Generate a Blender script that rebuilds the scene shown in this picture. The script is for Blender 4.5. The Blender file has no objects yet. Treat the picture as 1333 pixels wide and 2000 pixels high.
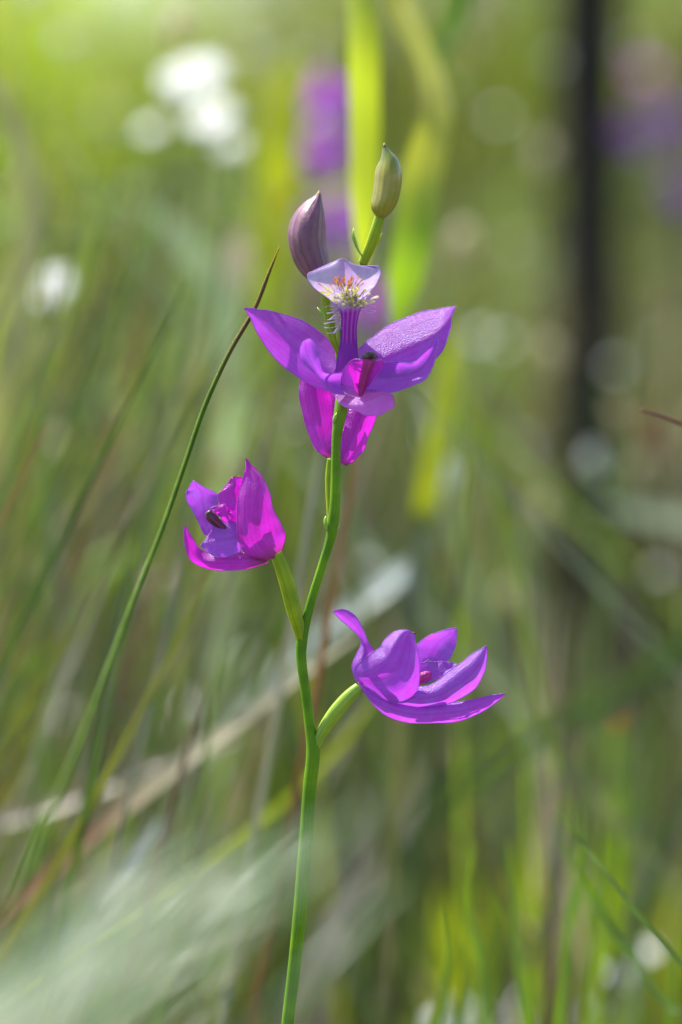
import bpy, math, random
import numpy as np
from mathutils import Vector

random.seed(7)
rng = np.random.default_rng(11)
scene = bpy.context.scene
COL = scene.collection

# ------------------------------------------------------------------ camera, sky, sun, exposure
CAM = np.array([0.0, 0.0, 0.40])
TILT = math.radians(7.0)
FOC = 0.54                                   # metres to the orchid
LENS, SENS = 100.0, 36.0
cam_d = bpy.data.cameras.new('camera')
cam_d.lens = LENS
cam_d.sensor_fit = 'VERTICAL'
cam_d.sensor_height = SENS
cam_d.sensor_width = 24.0
cam_d.clip_start = 0.01
cam_d.clip_end = 2000.0
cam_d.dof.use_dof = True
cam_d.dof.focus_distance = FOC
cam_d.dof.aperture_fstop = 5.4
cam_o = bpy.data.objects.new('camera', cam_d)
COL.objects.link(cam_o)
cam_o.location = CAM
cam_o.rotation_euler = (math.pi / 2 - TILT, 0, 0)
scene.camera = cam_o

TO_SUN = Vector((-0.42, 0.37, 0.80)).normalized()
world = bpy.data.worlds.new('World')
scene.world = world
world.use_nodes = True
wn = world.node_tree
for n in list(wn.nodes):
    wn.nodes.remove(n)
w_out = wn.nodes.new('ShaderNodeOutputWorld')
w_bg = wn.nodes.new('ShaderNodeBackground')
w_sky = wn.nodes.new('ShaderNodeTexSky')
w_sky.sky_type = 'NISHITA'
w_sky.sun_disc = False
w_sky.sun_elevation = math.asin(TO_SUN.z)
w_sky.sun_rotation = math.atan2(TO_SUN.x, TO_SUN.y)
w_bg.inputs['Strength'].default_value = 0.15
wn.links.new(w_sky.outputs[0], w_bg.inputs[0])
wn.links.new(w_bg.outputs[0], w_out.inputs[0])

sun_d = bpy.data.lights.new('sun', 'SUN')
sun_d.energy = 5.0
sun_d.angle = math.radians(0.5)
sun_d.color = (1.0, 0.95, 0.87)
sun_o = bpy.data.objects.new('sun', sun_d)
COL.objects.link(sun_o)
sun_o.rotation_euler = (-TO_SUN).to_track_quat('-Z', 'Y').to_euler()
sun_o.location = TO_SUN * 5

vs = scene.view_settings
vs.view_transform = 'Standard'
vs.look = 'None'
vs.exposure = 0.95
vs.gamma = 1.0
vs.use_curve_mapping = False
cy = scene.cycles
cy.use_denoising = True
cy.max_bounces = 6
cy.transparent_max_bounces = 8
cy.diffuse_bounces = 3
cy.transmission_bounces = 4
cy.sample_clamp_indirect = 6.0

# ------------------------------------------------------------------ where things stand
PX = 0.36 * FOC / 2000.0                     # one photograph pixel at the orchid, metres
FWD = np.array([0, math.cos(TILT), -math.sin(TILT)])
UP = np.array([0, math.sin(TILT), math.cos(TILT)])
RIGHT = np.array([1.0, 0, 0])


def at(x, y, D):
    """world point seen at photograph pixel x, y at depth D"""
    x = np.asarray(x, float); y = np.asarray(y, float); D = np.asarray(D, float)
    a = (x - 666.5) / 2000.0 * 0.36
    b = -(y - 1000.0) / 2000.0 * 0.36
    return CAM + D[..., None] * (FWD + a[..., None] * RIGHT + b[..., None] * UP)


def S(p):
    """orchid space (pixel x, pixel y, pixels towards the lens) -> world"""
    p = np.asarray(p, float)
    return at(p[..., 0], p[..., 1], FOC - p[..., 2] * PX)


def ground_z(x, y):
    return 0.012 * np.sin(x * 3.1 + 0.4) * np.cos(y * 2.3) + 0.006 * np.sin(x * 9 + y * 7)


# ------------------------------------------------------------------ object helpers
WLOC = {}


def empty(name, loc, parent=None, **props):
    o = bpy.data.objects.new(name, None)
    COL.objects.link(o)
    o.empty_display_size = 0.01
    loc = np.asarray(loc, float)
    base = WLOC[parent.name] if parent else np.zeros(3)
    o.location = loc - base
    o.parent = parent
    WLOC[o.name] = loc
    for k, v in props.items():
        o[k] = v
    return o


def thing(name, label, cat, loc, group=None):
    o = empty(name, loc, None, label=label, category=cat)
    if group:
        o['group'] = group
    return o


def mesh(name, V, F, mat, parent=None, uv=None, tint=None, origin=None, smooth=True):
    V = np.asarray(V, float).reshape(-1, 3)
    if parent is not None:
        base = WLOC[parent.name]
        off = base
        loc = np.zeros(3)
    else:
        off = np.zeros(3) if origin is None else np.asarray(origin, float)
        loc = off
    me = bpy.data.meshes.new(name)
    me.from_pydata((V - off).tolist(), [], F)
    if smooth:
        me.polygons.foreach_set('use_smooth', [True] * len(me.polygons))
    if uv is not None:
        ul = me.uv_layers.new(name='UVMap')
        idx = np.empty(len(me.loops), dtype=np.int64)
        me.loops.foreach_get('vertex_index', idx)
        ul.data.foreach_set('uv', np.asarray(uv, np.float32)[idx].ravel())
    if tint is not None:
        at_ = me.attributes.new('tint', 'FLOAT_COLOR', 'POINT')
        t = np.ones((len(V), 4), np.float32)
        t[:, :3] = tint
        at_.data.foreach_set('color', t.ravel())
    me.materials.append(mat)
    me.update()
    o = bpy.data.objects.new(name, me)
    COL.objects.link(o)
    o.location = loc
    o.parent = parent
    WLOC[o.name] = off
    return o


def tag(o, label, cat, group=None):
    o['label'] = label
    o['category'] = cat
    if group:
        o['group'] = group
    return o


def cr(P, n):
    """n Catmull-Rom samples through the rows of P"""
    P = np.asarray(P, float)
    k = len(P)
    Q = np.concatenate([[2 * P[0] - P[1]], P, [2 * P[-1] - P[-2]]])
    t = np.linspace(0, k - 1, n)
    i = np.minimum(t.astype(int), k - 2)
    f = (t - i).reshape((-1,) + (1,) * (P.ndim - 1))
    a, b, c, d = Q[i], Q[i + 1], Q[i + 2], Q[i + 3]
    return 0.5 * ((2 * b) + (-a + c) * f + (2 * a - 5 * b + 4 * c - d) * f ** 2 + (-a + 3 * b - 3 * c + d) * f ** 3)


def tube_vf(P, R, seg=10, rib=0.0, nrib=6, flat=1.0, cap=True):
    """tube along P (n,3) with radii R; returns verts, faces, uv"""
    P = np.asarray(P, float); R = np.asarray(R, float)
    n = len(P)
    T = np.gradient(P, axis=0)
    T /= np.linalg.norm(T, axis=1)[:, None] + 1e-12
    ref = np.array([0.13, 0.2, 0.97]) if abs(T[0] @ np.array([0.13, 0.2, 0.97])) < 0.8 else np.array([0.97, 0.2, 0.13])
    A = np.zeros_like(P)
    a = ref - T[0] * (ref @ T[0])
    for i in range(n):
        a = a - T[i] * (a @ T[i])
        a /= np.linalg.norm(a) + 1e-12
        A[i] = a
    B = np.cross(T, A)
    th = np.arange(seg) / seg * 2 * math.pi
    mod = 1 + rib * np.cos(nrib * th)
    ring = (np.cos(th) * mod)[None, :, None] * A[:, None, :] + (flat * np.sin(th) * mod)[None, :, None] * B[:, None, :]
    V = (P[:, None, :] + ring * R[:, None, None]).reshape(-1, 3)
    F = []
    for i in range(n - 1):
        for j in range(seg):
            k = (j + 1) % seg
            F.append((i * seg + j, i * seg + k, (i + 1) * seg + k, (i + 1) * seg + j))
    uv = np.stack(np.meshgrid(np.arange(seg) / seg, np.linspace(0, 1, n)), -1).reshape(-1, 2)
    if cap:
        F.append(tuple(range(seg))[::-1])
        F.append(tuple((n - 1) * seg + j for j in range(seg)))
    return V, F, uv


def join(parts):
    Vs, Fs, Us, o = [], [], [], 0
    for V, F, U in parts:
        Vs.append(np.asarray(V)); Us.append(np.asarray(U))
        Fs += [tuple(i + o for i in f) for f in F]
        o += len(V)
    return np.concatenate(Vs), Fs, np.concatenate(Us)


def sheet_vf(rows, nu=19, nv=33, ruffle=0.0, seed=0, rim=0.8, bump=0.0):
    """petal patch through rows (base to tip) of control points, with a rounded rim"""
    K = max(len(r) for r in rows)
    G = []
    for r in rows:
        r = np.asarray(r, float)
        if len(r) == 1:
            r = r + np.linspace(-0.6, 0.6, K)[:, None] * np.array([1, 0.3, 0])
        G.append(cr(r, nu) if len(r) > 2 else np.linspace(r[0], r[-1], nu))
    G = cr(np.array(G), nv)                              # nv, nu, 3
    u = np.linspace(0, 1, nu)[None, :]
    v = np.linspace(0, 1, nv)[:, None]
    r = np.random.default_rng(seed)
    env = np.sin(np.clip(v, 0, 1) * math.pi) ** 0.7
    if ruffle:
        ruffle = ruffle * 1.5
        for side in (0, 1):
            e = np.clip(1 - np.abs(u - side) / 0.45, 0, 1) ** 2
            ph = r.uniform(0, 6.28, 3)
            wv = np.sin(v * 13 + ph[0]) + 0.6 * np.sin(v * 23 + ph[1]) + 0.35 * np.sin(v * 41 + ph[2])
            G[..., 2] += ruffle * e * wv * env
            G[..., 0] += 0.3 * ruffle * e * np.sin(v * 31 + ph[1]) * env
            G[..., 1] += 0.3 * ruffle * e * np.sin(v * 27 + ph[2]) * env
    if bump:
        ph = r.uniform(0, 6.28, 6)
        G[..., 2] += bump * env * (np.sin(u * 9 + v * 4 + ph[0]) + 0.6 * np.sin(u * 17 - v * 3 + ph[1]) + 0.5 * np.sin(v * 11 + u * 5 + ph[2]))
    V = G.reshape(-1, 3)
    F = []
    for i in range(nv - 1):
        for j in range(nu - 1):
            a = i * nu + j
            F.append((a, a + 1, a + nu + 1, a + nu))
    U = np.stack([np.broadcast_to(u, (nv, nu)), np.broadcast_to(v, (nv, nu))], -1).reshape(-1, 2)
    parts = [(V, F, U)]
    if rim:
        path = np.concatenate([G[:, 0], G[-1, 1:-1], G[::-1, -1]])
        pu = np.concatenate([np.stack([np.zeros(nv), v[:, 0]], -1), np.stack([u[0, 1:-1], np.ones(nu - 2)], -1), np.stack([np.ones(nv), v[::-1, 0]], -1)])
        keep = [0]
        for i in range(1, len(path)):
            if np.linalg.norm(path[i] - path[keep[-1]]) > rim * 0.8:
                keep.append(i)
        path = path[keep]; pu = pu[keep]
        tv, tf, tu = tube_vf(path, np.full(len(path), rim), 6)
        parts.append((tv, tf, np.repeat(pu, 6, axis=0)))
    return join(parts)


# ------------------------------------------------------------------ materials
def mat_new(name):
    m = bpy.data.materials.new(name)
    m.use_nodes = True
    nt = m.node_tree
    for n in list(nt.nodes):
        nt.nodes.remove(n)
    return m, nt


class G:
    """little node writer"""
    def __init__(s, nt):
        s.nt = nt

    def n(s, kind, props=None, **ins):
        nd = s.nt.nodes.new(kind)
        for k, v in (props or {}).items():
            setattr(nd, k, v)
        for k, v in ins.items():
            key = int(k[1:]) if k[0] == 'i' and k[1:].isdigit() else k.replace('_', ' ')
            s.set(nd.inputs[key], v)
        return nd

    def set(s, sock, v):
        if isinstance(v, bpy.types.NodeSocket):
            s.nt.links.new(v, sock)
        elif isinstance(v, bpy.types.Node):
            s.nt.links.new(v.outputs[0], sock)
        elif isinstance(v, (tuple, list)) and len(v) == 3 and sock.type == 'RGBA':
            sock.default_value = (*v, 1)
        else:
            sock.default_value = v

    def m(s, op, a, b=None, c=None, clamp=False):
        nd = s.nt.nodes.new('ShaderNodeMath')
        nd.operation = op
        nd.use_clamp = clamp
        for i, v in enumerate((a, b, c)):
            if v is not None:
                s.set(nd.inputs[i], v)
        return nd.outputs[0]

    def mix(s, f, a, b, mode='MIX'):
        nd = s.nt.nodes.new('ShaderNodeMix')
        nd.data_type = 'RGBA'
        nd.blend_type = mode
        s.set(nd.inputs[0], f); s.set(nd.inputs[6], a); s.set(nd.inputs[7], b)
        return nd.outputs[2]

    def step(s, x, lo, hi):
        nd = s.nt.nodes.new('ShaderNodeMapRange')
        nd.interpolation_type = 'SMOOTHSTEP'
        s.set(nd.inputs[0], x); s.set(nd.inputs[1], lo); s.set(nd.inputs[2], hi)
        return nd.outputs[0]

    def noise(s, vec, scale, detail=2.0, rough=0.5):
        nd = s.n('ShaderNodeTexNoise', Scale=scale, Detail=detail, Roughness=rough)
        if vec is not None:
            s.set(nd.inputs['Vector'], vec)
        return nd.outputs[0]

    def out(s, sh):
        o = s.nt.nodes.new('ShaderNodeOutputMaterial')
        s.set(o.inputs[0], sh)


def petal_mat(name, c1, c2, t1, t2, tip=(0.55, 0.50, 0.10), rimc=(0.62, 0.40, 0.80), trans=0.45, vein=0.35, base=None, tip_at=0.955, spark=1.0):
    m, nt = mat_new(name)
    g = G(nt)
    uv = g.n('ShaderNodeUVMap').outputs[0]
    sep = g.n('ShaderNodeSeparateXYZ', Vector=uv)
    u, v = sep.outputs[0], sep.outputs[1]
    oc = g.n('ShaderNodeTexCoord').outputs['Object']
    big = g.noise(oc, 420.0, 5.0, 0.65)
    wob = g.noise(oc, 420.0, 2.0)
    veins = g.m('SINE', g.m('ADD', g.m('MULTIPLY', u, 58.0), g.m('MULTIPLY', wob, 2.0)))
    veins = g.m('MULTIPLY', g.step(veins, 0.1, 1.0), g.step(big, 0.25, 0.6))
    du = g.m('ABSOLUTE', g.m('SUBTRACT', u, 0.5))
    mid = g.m('SUBTRACT', 1.0, g.step(du, 0.0, 0.07))
    dark = g.m('ADD', g.m('MULTIPLY', veins, vein), g.m('MULTIPLY', mid, 0.45), clamp=True)
    fac = g.step(big, 0.3, 0.7)
    col = g.mix(fac, c1, c2)
    tcol = g.mix(fac, t1, t2)
    col = g.mix(dark, col, (c2[0] * 0.75, c2[1] * 0.45, c2[2] * 0.72))
    tcol = g.mix(dark, tcol, (t2[0] * 0.8, t2[1] * 0.35, t2[2] * 0.75))
    rim = g.m('MULTIPLY', g.step(du, 0.485, 0.5), 0.5)
    col = g.mix(rim, col, rimc)
    if base is not None:
        bf = g.m('SUBTRACT', 1.0, g.step(v, 0.0, 0.16))
        col = g.mix(bf, col, base)
        tcol = g.mix(bf, tcol, base)
    tf = g.step(v, tip_at, 1.0)
    col = g.mix(tf, col, tip)
    tcol = g.mix(tf, tcol, tip)
    cells = g.n('ShaderNodeTexVoronoi', Vector=oc, Scale=3900.0).outputs['Distance']
    bmp = g.n('ShaderNodeBump', Strength=0.75 * spark, Distance=0.00014, Height=cells)
    b2 = g.n('ShaderNodeBump', Strength=0.2, Distance=0.0003, Height=dark, Normal=bmp.outputs[0])
    p = g.n('ShaderNodeBsdfPrincipled', Base_Color=col, Roughness=0.34, Normal=b2.outputs[0])
    p.inputs['Specular IOR Level'].default_value = 0.6
    p.inputs['Sheen Weight'].default_value = 0.12
    p.inputs['Sheen Tint'].default_value = (0.8, 0.75, 1, 1)
    t = g.n('ShaderNodeBsdfTranslucent', Color=tcol)
    g.out(g.n('ShaderNodeMixShader', i0=trans, i1=p.outputs[0], i2=t.outputs[0]))
    return m


def lip_mat():
    m, nt = mat_new('lip_petal')
    g = G(nt)
    uv = g.n('ShaderNodeUVMap').outputs[0]
    sep = g.n('ShaderNodeSeparateXYZ', Vector=uv)
    u, v = sep.outputs[0], sep.outputs[1]
    oc = g.n('ShaderNodeTexCoord').outputs['Object']
    nz = g.noise(oc, 600.0, 3.0)
    stripes = g.step(g.m('SINE', g.m('ADD', g.m('MULTIPLY', u, 25.0), 1.2)), -0.85, 0.15)
    claw = g.mix(stripes, (0.46, 0.10, 0.54), (0.38, 0.01, 0.42))
    claw = g.mix(g.m('SUBTRACT', 1.0, g.step(v, 0.25, 0.31)), claw, (0.32, 0.03, 0.48))
    blade = g.mix(g.step(nz, 0.3, 0.7), (0.60, 0.42, 0.78), (0.70, 0.56, 0.82))
    du = g.m('ABSOLUTE', g.m('SUBTRACT', u, 0.5))
    edge = g.m('MULTIPLY', g.step(v, 0.91, 0.96), g.m('SUBTRACT', 1.0, g.step(v, 0.972, 0.995)))
    edge = g.m('MULTIPLY', edge, g.m('MULTIPLY', g.step(du, 0.14, 0.24), g.m('SUBTRACT', 1.0, g.step(du, 0.42, 0.5))))
    blade = g.mix(edge, blade, (0.30, 0.06, 0.55))
    ctr = g.m('MULTIPLY', g.m('SUBTRACT', 1.0, g.step(du, 0.03, 0.14)), 0.45)
    blade = g.mix(ctr, blade, (0.58, 0.28, 0.70))
    col = g.mix(g.step(v, 0.46, 0.56), claw, blade)
    cells = g.n('ShaderNodeTexVoronoi', Vector=oc, Scale=5200.0).outputs['Distance']
    bmp = g.n('ShaderNodeBump', Strength=0.4, Distance=0.0001, Height=cells)
    p = g.n('ShaderNodeBsdfPrincipled', Base_Color=col, Roughness=0.4, Normal=bmp.outputs[0])
    t = g.n('ShaderNodeBsdfTranslucent', Color=col)
    g.out(g.n('ShaderNodeMixShader', i0=0.62, i1=p.outputs[0], i2=t.outputs[0]))
    return m


def plant_mat(name, c1, c2, rough=0.4, trans=0.12, scale=300.0, along=None, spec=0.5, sss=0.7, stripe=0.3):
    """stems, ovaries and buds; along = [(v, colour), ...] pigment down the length"""
    m, nt = mat_new(name)
    g = G(nt)
    oc = g.n('ShaderNodeTexCoord').outputs['Object']
    nz = g.step(g.noise(oc, scale, 3.0), 0.3, 0.7)
    col = g.mix(nz, c1, c2)
    uv = g.n('ShaderNodeUVMap').outputs[0]
    sep = g.n('ShaderNodeSeparateXYZ', Vector=uv)
    st = g.m('SINE', g.m('ADD', g.m('MULTIPLY', sep.outputs[0], 75.0), g.m('MULTIPLY', g.noise(oc, 500.0), 4.0)))
    col = g.mix(g.m('MULTIPLY', g.step(st, 0.2, 1.0), stripe), col, tuple(0.5 * x for x in c2))
    if along:
        for lo, hi, c in along:
            col = g.mix(g.step(sep.outputs[1], lo, hi), col, c)
    bmp = g.n('ShaderNodeBump', Strength=0.25, Distance=0.0002, Height=g.m('ADD', g.noise(oc, 1800.0, 2.0), g.m('MULTIPLY', st, -stripe)))
    p = g.n('ShaderNodeBsdfPrincipled', Base_Color=col, Roughness=rough, Normal=bmp.outputs[0])
    p.inputs['Specular IOR Level'].default_value = spec
    p.inputs['Subsurface Weight'].default_value = sss
    p.inputs['Subsurface Radius'].default_value = (0.7, 0.9, 0.25)
    p.inputs['Subsurface Scale'].default_value = 0.002
    g.out(p.outputs[0])
    return m


def blade_mat():
    m, nt = mat_new('grass_blade')
    g = G(nt)
    a = g.n('ShaderNodeAttribute', props={'attribute_name': 'tint'}).outputs['Color']
    oc = g.n('ShaderNodeTexCoord').outputs['Object']
    nz = g.noise(oc, 90.0, 3.0)
    col = g.mix(g.m('MULTIPLY', g.step(nz, 0.35, 0.75), 0.35), a, g.mix(0.5, a, (0.20, 0.16, 0.07)))
    hs = g.n('ShaderNodeHueSaturation', Saturation=1.25, Value=1.25, Color=col)
    p = g.n('ShaderNodeBsdfPrincipled', Base_Color=col, Roughness=0.34)
    p.inputs['Specular IOR Level'].default_value = 0.5
    t = g.n('ShaderNodeBsdfTranslucent', Color=hs.outputs[0])
    g.out(g.n('ShaderNodeMixShader', i0=0.45, i1=p.outputs[0], i2=t.outputs[0]))
    return m


def simple_mat(name, c1, c2, scale, rough=0.6, trans=0.0, spec=0.4, bump=0.2, dist=0.001):
    m, nt = mat_new(name)
    g = G(nt)
    oc = g.n('ShaderNodeTexCoord').outputs['Object']
    nz = g.noise(oc, scale, 4.0, 0.6)
    col = g.mix(g.step(nz, 0.3, 0.7), c1, c2)
    bmp = g.n('ShaderNodeBump', Strength=bump, Distance=dist, Height=nz)
    p = g.n('ShaderNodeBsdfPrincipled', Base_Color=col, Roughness=rough, Normal=bmp.outputs[0])
    p.inputs['Specular IOR Level'].default_value = spec
    if trans:
        t = g.n('ShaderNodeBsdfTranslucent', Color=col)
        g.out(g.n('ShaderNodeMixShader', i0=trans, i1=p.outputs[0], i2=t.outputs[0]))
    else:
        g.out(p.outputs[0])
    return m


def tint_mat(name, rough=0.5, trans=0.3):
    m, nt = mat_new(name)
    g = G(nt)
    a = g.n('ShaderNodeAttribute', props={'attribute_name': 'tint'}).outputs['Color']
    p = g.n('ShaderNodeBsdfPrincipled', Base_Color=a, Roughness=rough)
    t = g.n('ShaderNodeBsdfTranslucent', Color=a)
    g.out(g.n('ShaderNodeMixShader', i0=trans, i1=p.outputs[0], i2=t.outputs[0]))
    return m


M_SEPAL = petal_mat('sepal_violet', (0.37, 0.10, 0.63), (0.42, 0.07, 0.61), (0.56, 0.09, 0.80), (0.60, 0.04, 0.76), trans=0.5, vein=0.26)
M_PETAL = petal_mat('petal_violet', (0.38, 0.12, 0.68), (0.41, 0.085, 0.64), (0.52, 0.10, 0.83), (0.56, 0.06, 0.79), tip=(0.5, 0.2, 0.6), trans=0.47, vein=0.22)
M_MAGENTA = petal_mat('sepal_magenta', (0.48, 0.07, 0.58), (0.50, 0.04, 0.52), (0.70, 0.012, 0.72), (0.72, 0.004, 0.60), tip=(0.55, 0.22, 0.12), rimc=(0.75, 0.35, 0.8), trans=0.56, vein=0.42, base=(0.30, 0.03, 0.16))
M_PINK = petal_mat('sepal_pink', (0.54, 0.18, 0.68), (0.56, 0.15, 0.66), (0.86, 0.24, 0.92), (0.86, 0.16, 0.86), tip=(0.6, 0.3, 0.3), trans=0.62, vein=0.1)
M_LIP = lip_mat()
M_COLUMN = petal_mat('column_magenta', (0.48, 0.012, 0.30), (0.40, 0.006, 0.22), (0.7, 0.01, 0.45), (0.6, 0.005, 0.35), tip=(0.4, 0.01, 0.25), trans=0.3, vein=0.1)
M_COLUMN_DARK = petal_mat('column_maroon', (0.14, 0.004, 0.06), (0.10, 0.003, 0.04), (0.2, 0.005, 0.1), (0.15, 0.004, 0.08), tip=(0.05, 0.005, 0.02), trans=0.15, vein=0.1)
M_WING = petal_mat('column_wing', (0.55, 0.05, 0.55), (0.55, 0.02, 0.52), (0.85, 0.02, 0.80), (0.80, 0.01, 0.70), tip=(0.75, 0.4, 0.7), trans=0.55, vein=0.05)
M_CAP = simple_mat('anther_cap', (0.015, 0.006, 0.006), (0.16, 0.09, 0.08), 1100.0, rough=0.35, bump=0.6, dist=0.0002)
M_STEM = plant_mat('stem_green', (0.15, 0.29, 0.004), (0.08, 0.19, 0.003), rough=0.5, spec=0.18, sss=0.45, stripe=0.2, scale=140.0)
M_OVARY = plant_mat('ovary_olive', (0.32, 0.38, 0.008), (0.22, 0.30, 0.006), spec=0.2, along=[(0.55, 0.95, (0.22, 0.30, 0.008))])
M_OVARY_LIGHT = plant_mat('ovary_lime', (0.30, 0.42, 0.02), (0.20, 0.34, 0.015), stripe=0.15)
M_BUD_MAUVE = plant_mat('bud_mauve', (0.25, 0.10, 0.155), (0.16, 0.055, 0.10), rough=0.45, sss=0.2, stripe=0.6, along=[(0.90, 0.94, (0.45, 0.32, 0.02))], scale=180.0)
M_BUD_GREEN = plant_mat('bud_green', (0.34, 0.28, 0.03), (0.26, 0.24, 0.02), rough=0.3, sss=0.3, along=[(0.50, 0.80, (0.15, 0.18, 0.02)), (0.86, 0.90, (0.05, 0.02, 0.02)), (0.93, 0.96, (0.35, 0.34, 0.04))], scale=180.0)
M_BRACT = plant_mat('bract_green', (0.30, 0.38, 0.06), (0.16, 0.30, 0.03), along=[(0.8, 1.0, (0.5, 0.45, 0.2))])
M_HAIR = tint_mat('lip_hair', 0.4, 0.6)
M_BLADE = blade_mat()
M_RUSH = plant_mat('rush_green', (0.075, 0.13, 0.010), (0.05, 0.095, 0.008), spec=0.08, rough=0.7, sss=0.3, along=[(0.72, 0.84, (0.10, 0.055, 0.025)), (0.9, 1.0, (0.14, 0.05, 0.02))])
M_BARK = simple_mat('backlit_bark', (0.022, 0.019, 0.015), (0.050, 0.042, 0.033), 60.0, rough=0.95, spec=0.05, bump=0.8, dist=0.004)  # backlit darkness of the trunk put into the bark colour
M_WHITE = simple_mat('white_petal', (0.80, 0.82, 0.84), (0.72, 0.74, 0.76), 300.0, rough=0.5, trans=0.35)
M_YELLOW = simple_mat('flower_eye', (0.60, 0.50, 0.15), (0.5, 0.4, 0.1), 800.0, rough=0.7)
M_TWIG = simple_mat('brown_twig', (0.16, 0.06, 0.03), (0.10, 0.04, 0.02), 200.0, rough=0.6)

# ------------------------------------------------------------------ ground
def make_ground():
    xs = np.unique(np.concatenate([np.linspace(-6, 6, 97), np.sign(np.linspace(-1, 1, 41)) * 6 * (100 ** np.abs(np.linspace(-1, 1, 41)))]))
    ys = np.unique(np.concatenate([np.linspace(-4, 10, 113), -4 - np.geomspace(0.5, 500, 14), 10 + np.geomspace(0.5, 900, 22)]))
    X, Y = np.meshgrid(xs, ys)
    Z = ground_z(X, Y) * np.clip(1 - (np.abs(X) + np.abs(Y)) / 60, 0, 1)
    V = np.stack([X, Y, Z], -1).reshape(-1, 3)
    nx = len(xs)
    F = [(j * nx + i, j * nx + i + 1, (j + 1) * nx + i + 1, (j + 1) * nx + i) for j in range(len(ys) - 1) for i in range(nx - 1)]
    m, nt = mat_new('peaty_soil')
    g = G(nt)
    oc = g.n('ShaderNodeTexCoord').outputs['Object']
    a = g.step(g.noise(oc, 6.0, 5.0, 0.65), 0.35, 0.65)
    col = g.mix(a, (0.085, 0.065, 0.042), (0.10, 0.11, 0.045))
    col = g.mix(g.step(g.noise(oc, 45.0, 4.0), 0.5, 0.7), col, (0.20, 0.165, 0.11))
    bmp = g.n('ShaderNodeBump', Strength=0.6, Distance=0.01, Height=g.noise(oc, 80.0, 4.0))
    g.out(g.n('ShaderNodeBsdfPrincipled', Base_Color=col, Roughness=0.9, Normal=bmp.outputs[0]).outputs[0])
    o = mesh('ground', V, F, m)
    o['kind'] = 'structure'
    o['label'] = 'peaty brown and green meadow ground'


make_ground()

# ------------------------------------------------------------------ meadow grass (uncountable)
def grass_arrays(n, base, h, w, az, lean, curl, tint, seg=5):
    """ribbon blades as one vertex/face set"""
    t = np.linspace(0, 1, seg + 1)
    dirx, diry = np.cos(az), np.sin(az)
    horiz = (lean[:, None] * t + curl[:, None] * t ** 2.2) * h[:, None]
    zz = h[:, None] * (t - 0.18 * np.clip(curl, 0, 2)[:, None] * t ** 3)
    cx = base[:, 0:1] + dirx[:, None] * horiz
    cyy = base[:, 1:2] + diry[:, None] * horiz
    cz = base[:, 2:3] + zz
    fa = az + math.pi / 2 + rng.uniform(-0.9, 0.9, n)
    wt = w[:, None] * np.clip(1.0 - t ** 2.5, 0.04, 1) * 0.5
    ox, oy = np.cos(fa)[:, None] * wt, np.sin(fa)[:, None] * wt
    L = np.stack([cx - ox, cyy - oy, cz], -1)
    R = np.stack([cx + ox, cyy + oy, cz], -1)
    V = np.stack([L, R], 2).reshape(n, -1, 3)               # n, (seg+1)*2, 3
    k = (seg + 1) * 2
    f = np.array([[2 * i, 2 * i + 1, 2 * i + 3, 2 * i + 2] for i in range(seg)])
    F = (np.arange(n)[:, None, None] * k + f[None]).reshape(-1, 4)
    T = np.repeat(tint, k, axis=0)
    return V.reshape(-1, 3), F, T


def big_mesh(name, V, F, T, mat):
    me = bpy.data.meshes.new(name)
    me.vertices.add(len(V)); me.vertices.foreach_set('co', V.astype(np.float32).ravel())
    me.loops.add(F.size); me.loops.foreach_set('vertex_index', F.astype(np.int32).ravel())
    me.polygons.add(len(F))
    me.polygons.foreach_set('loop_start', np.arange(0, F.size, F.shape[1], dtype=np.int32))
    me.update(calc_edges=True)
    a = me.attributes.new('tint', 'FLOAT_COLOR', 'POINT')
    t = np.ones((len(V), 4), np.float32); t[:, :3] = T
    a.data.foreach_set('color', t.ravel())
    me.materials.append(mat)
    o = bpy.data.objects.new(name, me)
    COL.objects.link(o)
    WLOC[o.name] = np.zeros(3)
    return o


PAL = np.array([
    (0.20, 0.30, 0.045),    # fresh green
    (0.32, 0.39, 0.040),    # yellow green
    (0.11, 0.18, 0.05),    # deep green
    (0.36, 0.32, 0.19),     # straw
    (0.24, 0.20, 0.13),     # brown
    (0.30, 0.35, 0.26),     # grey green
])


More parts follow.
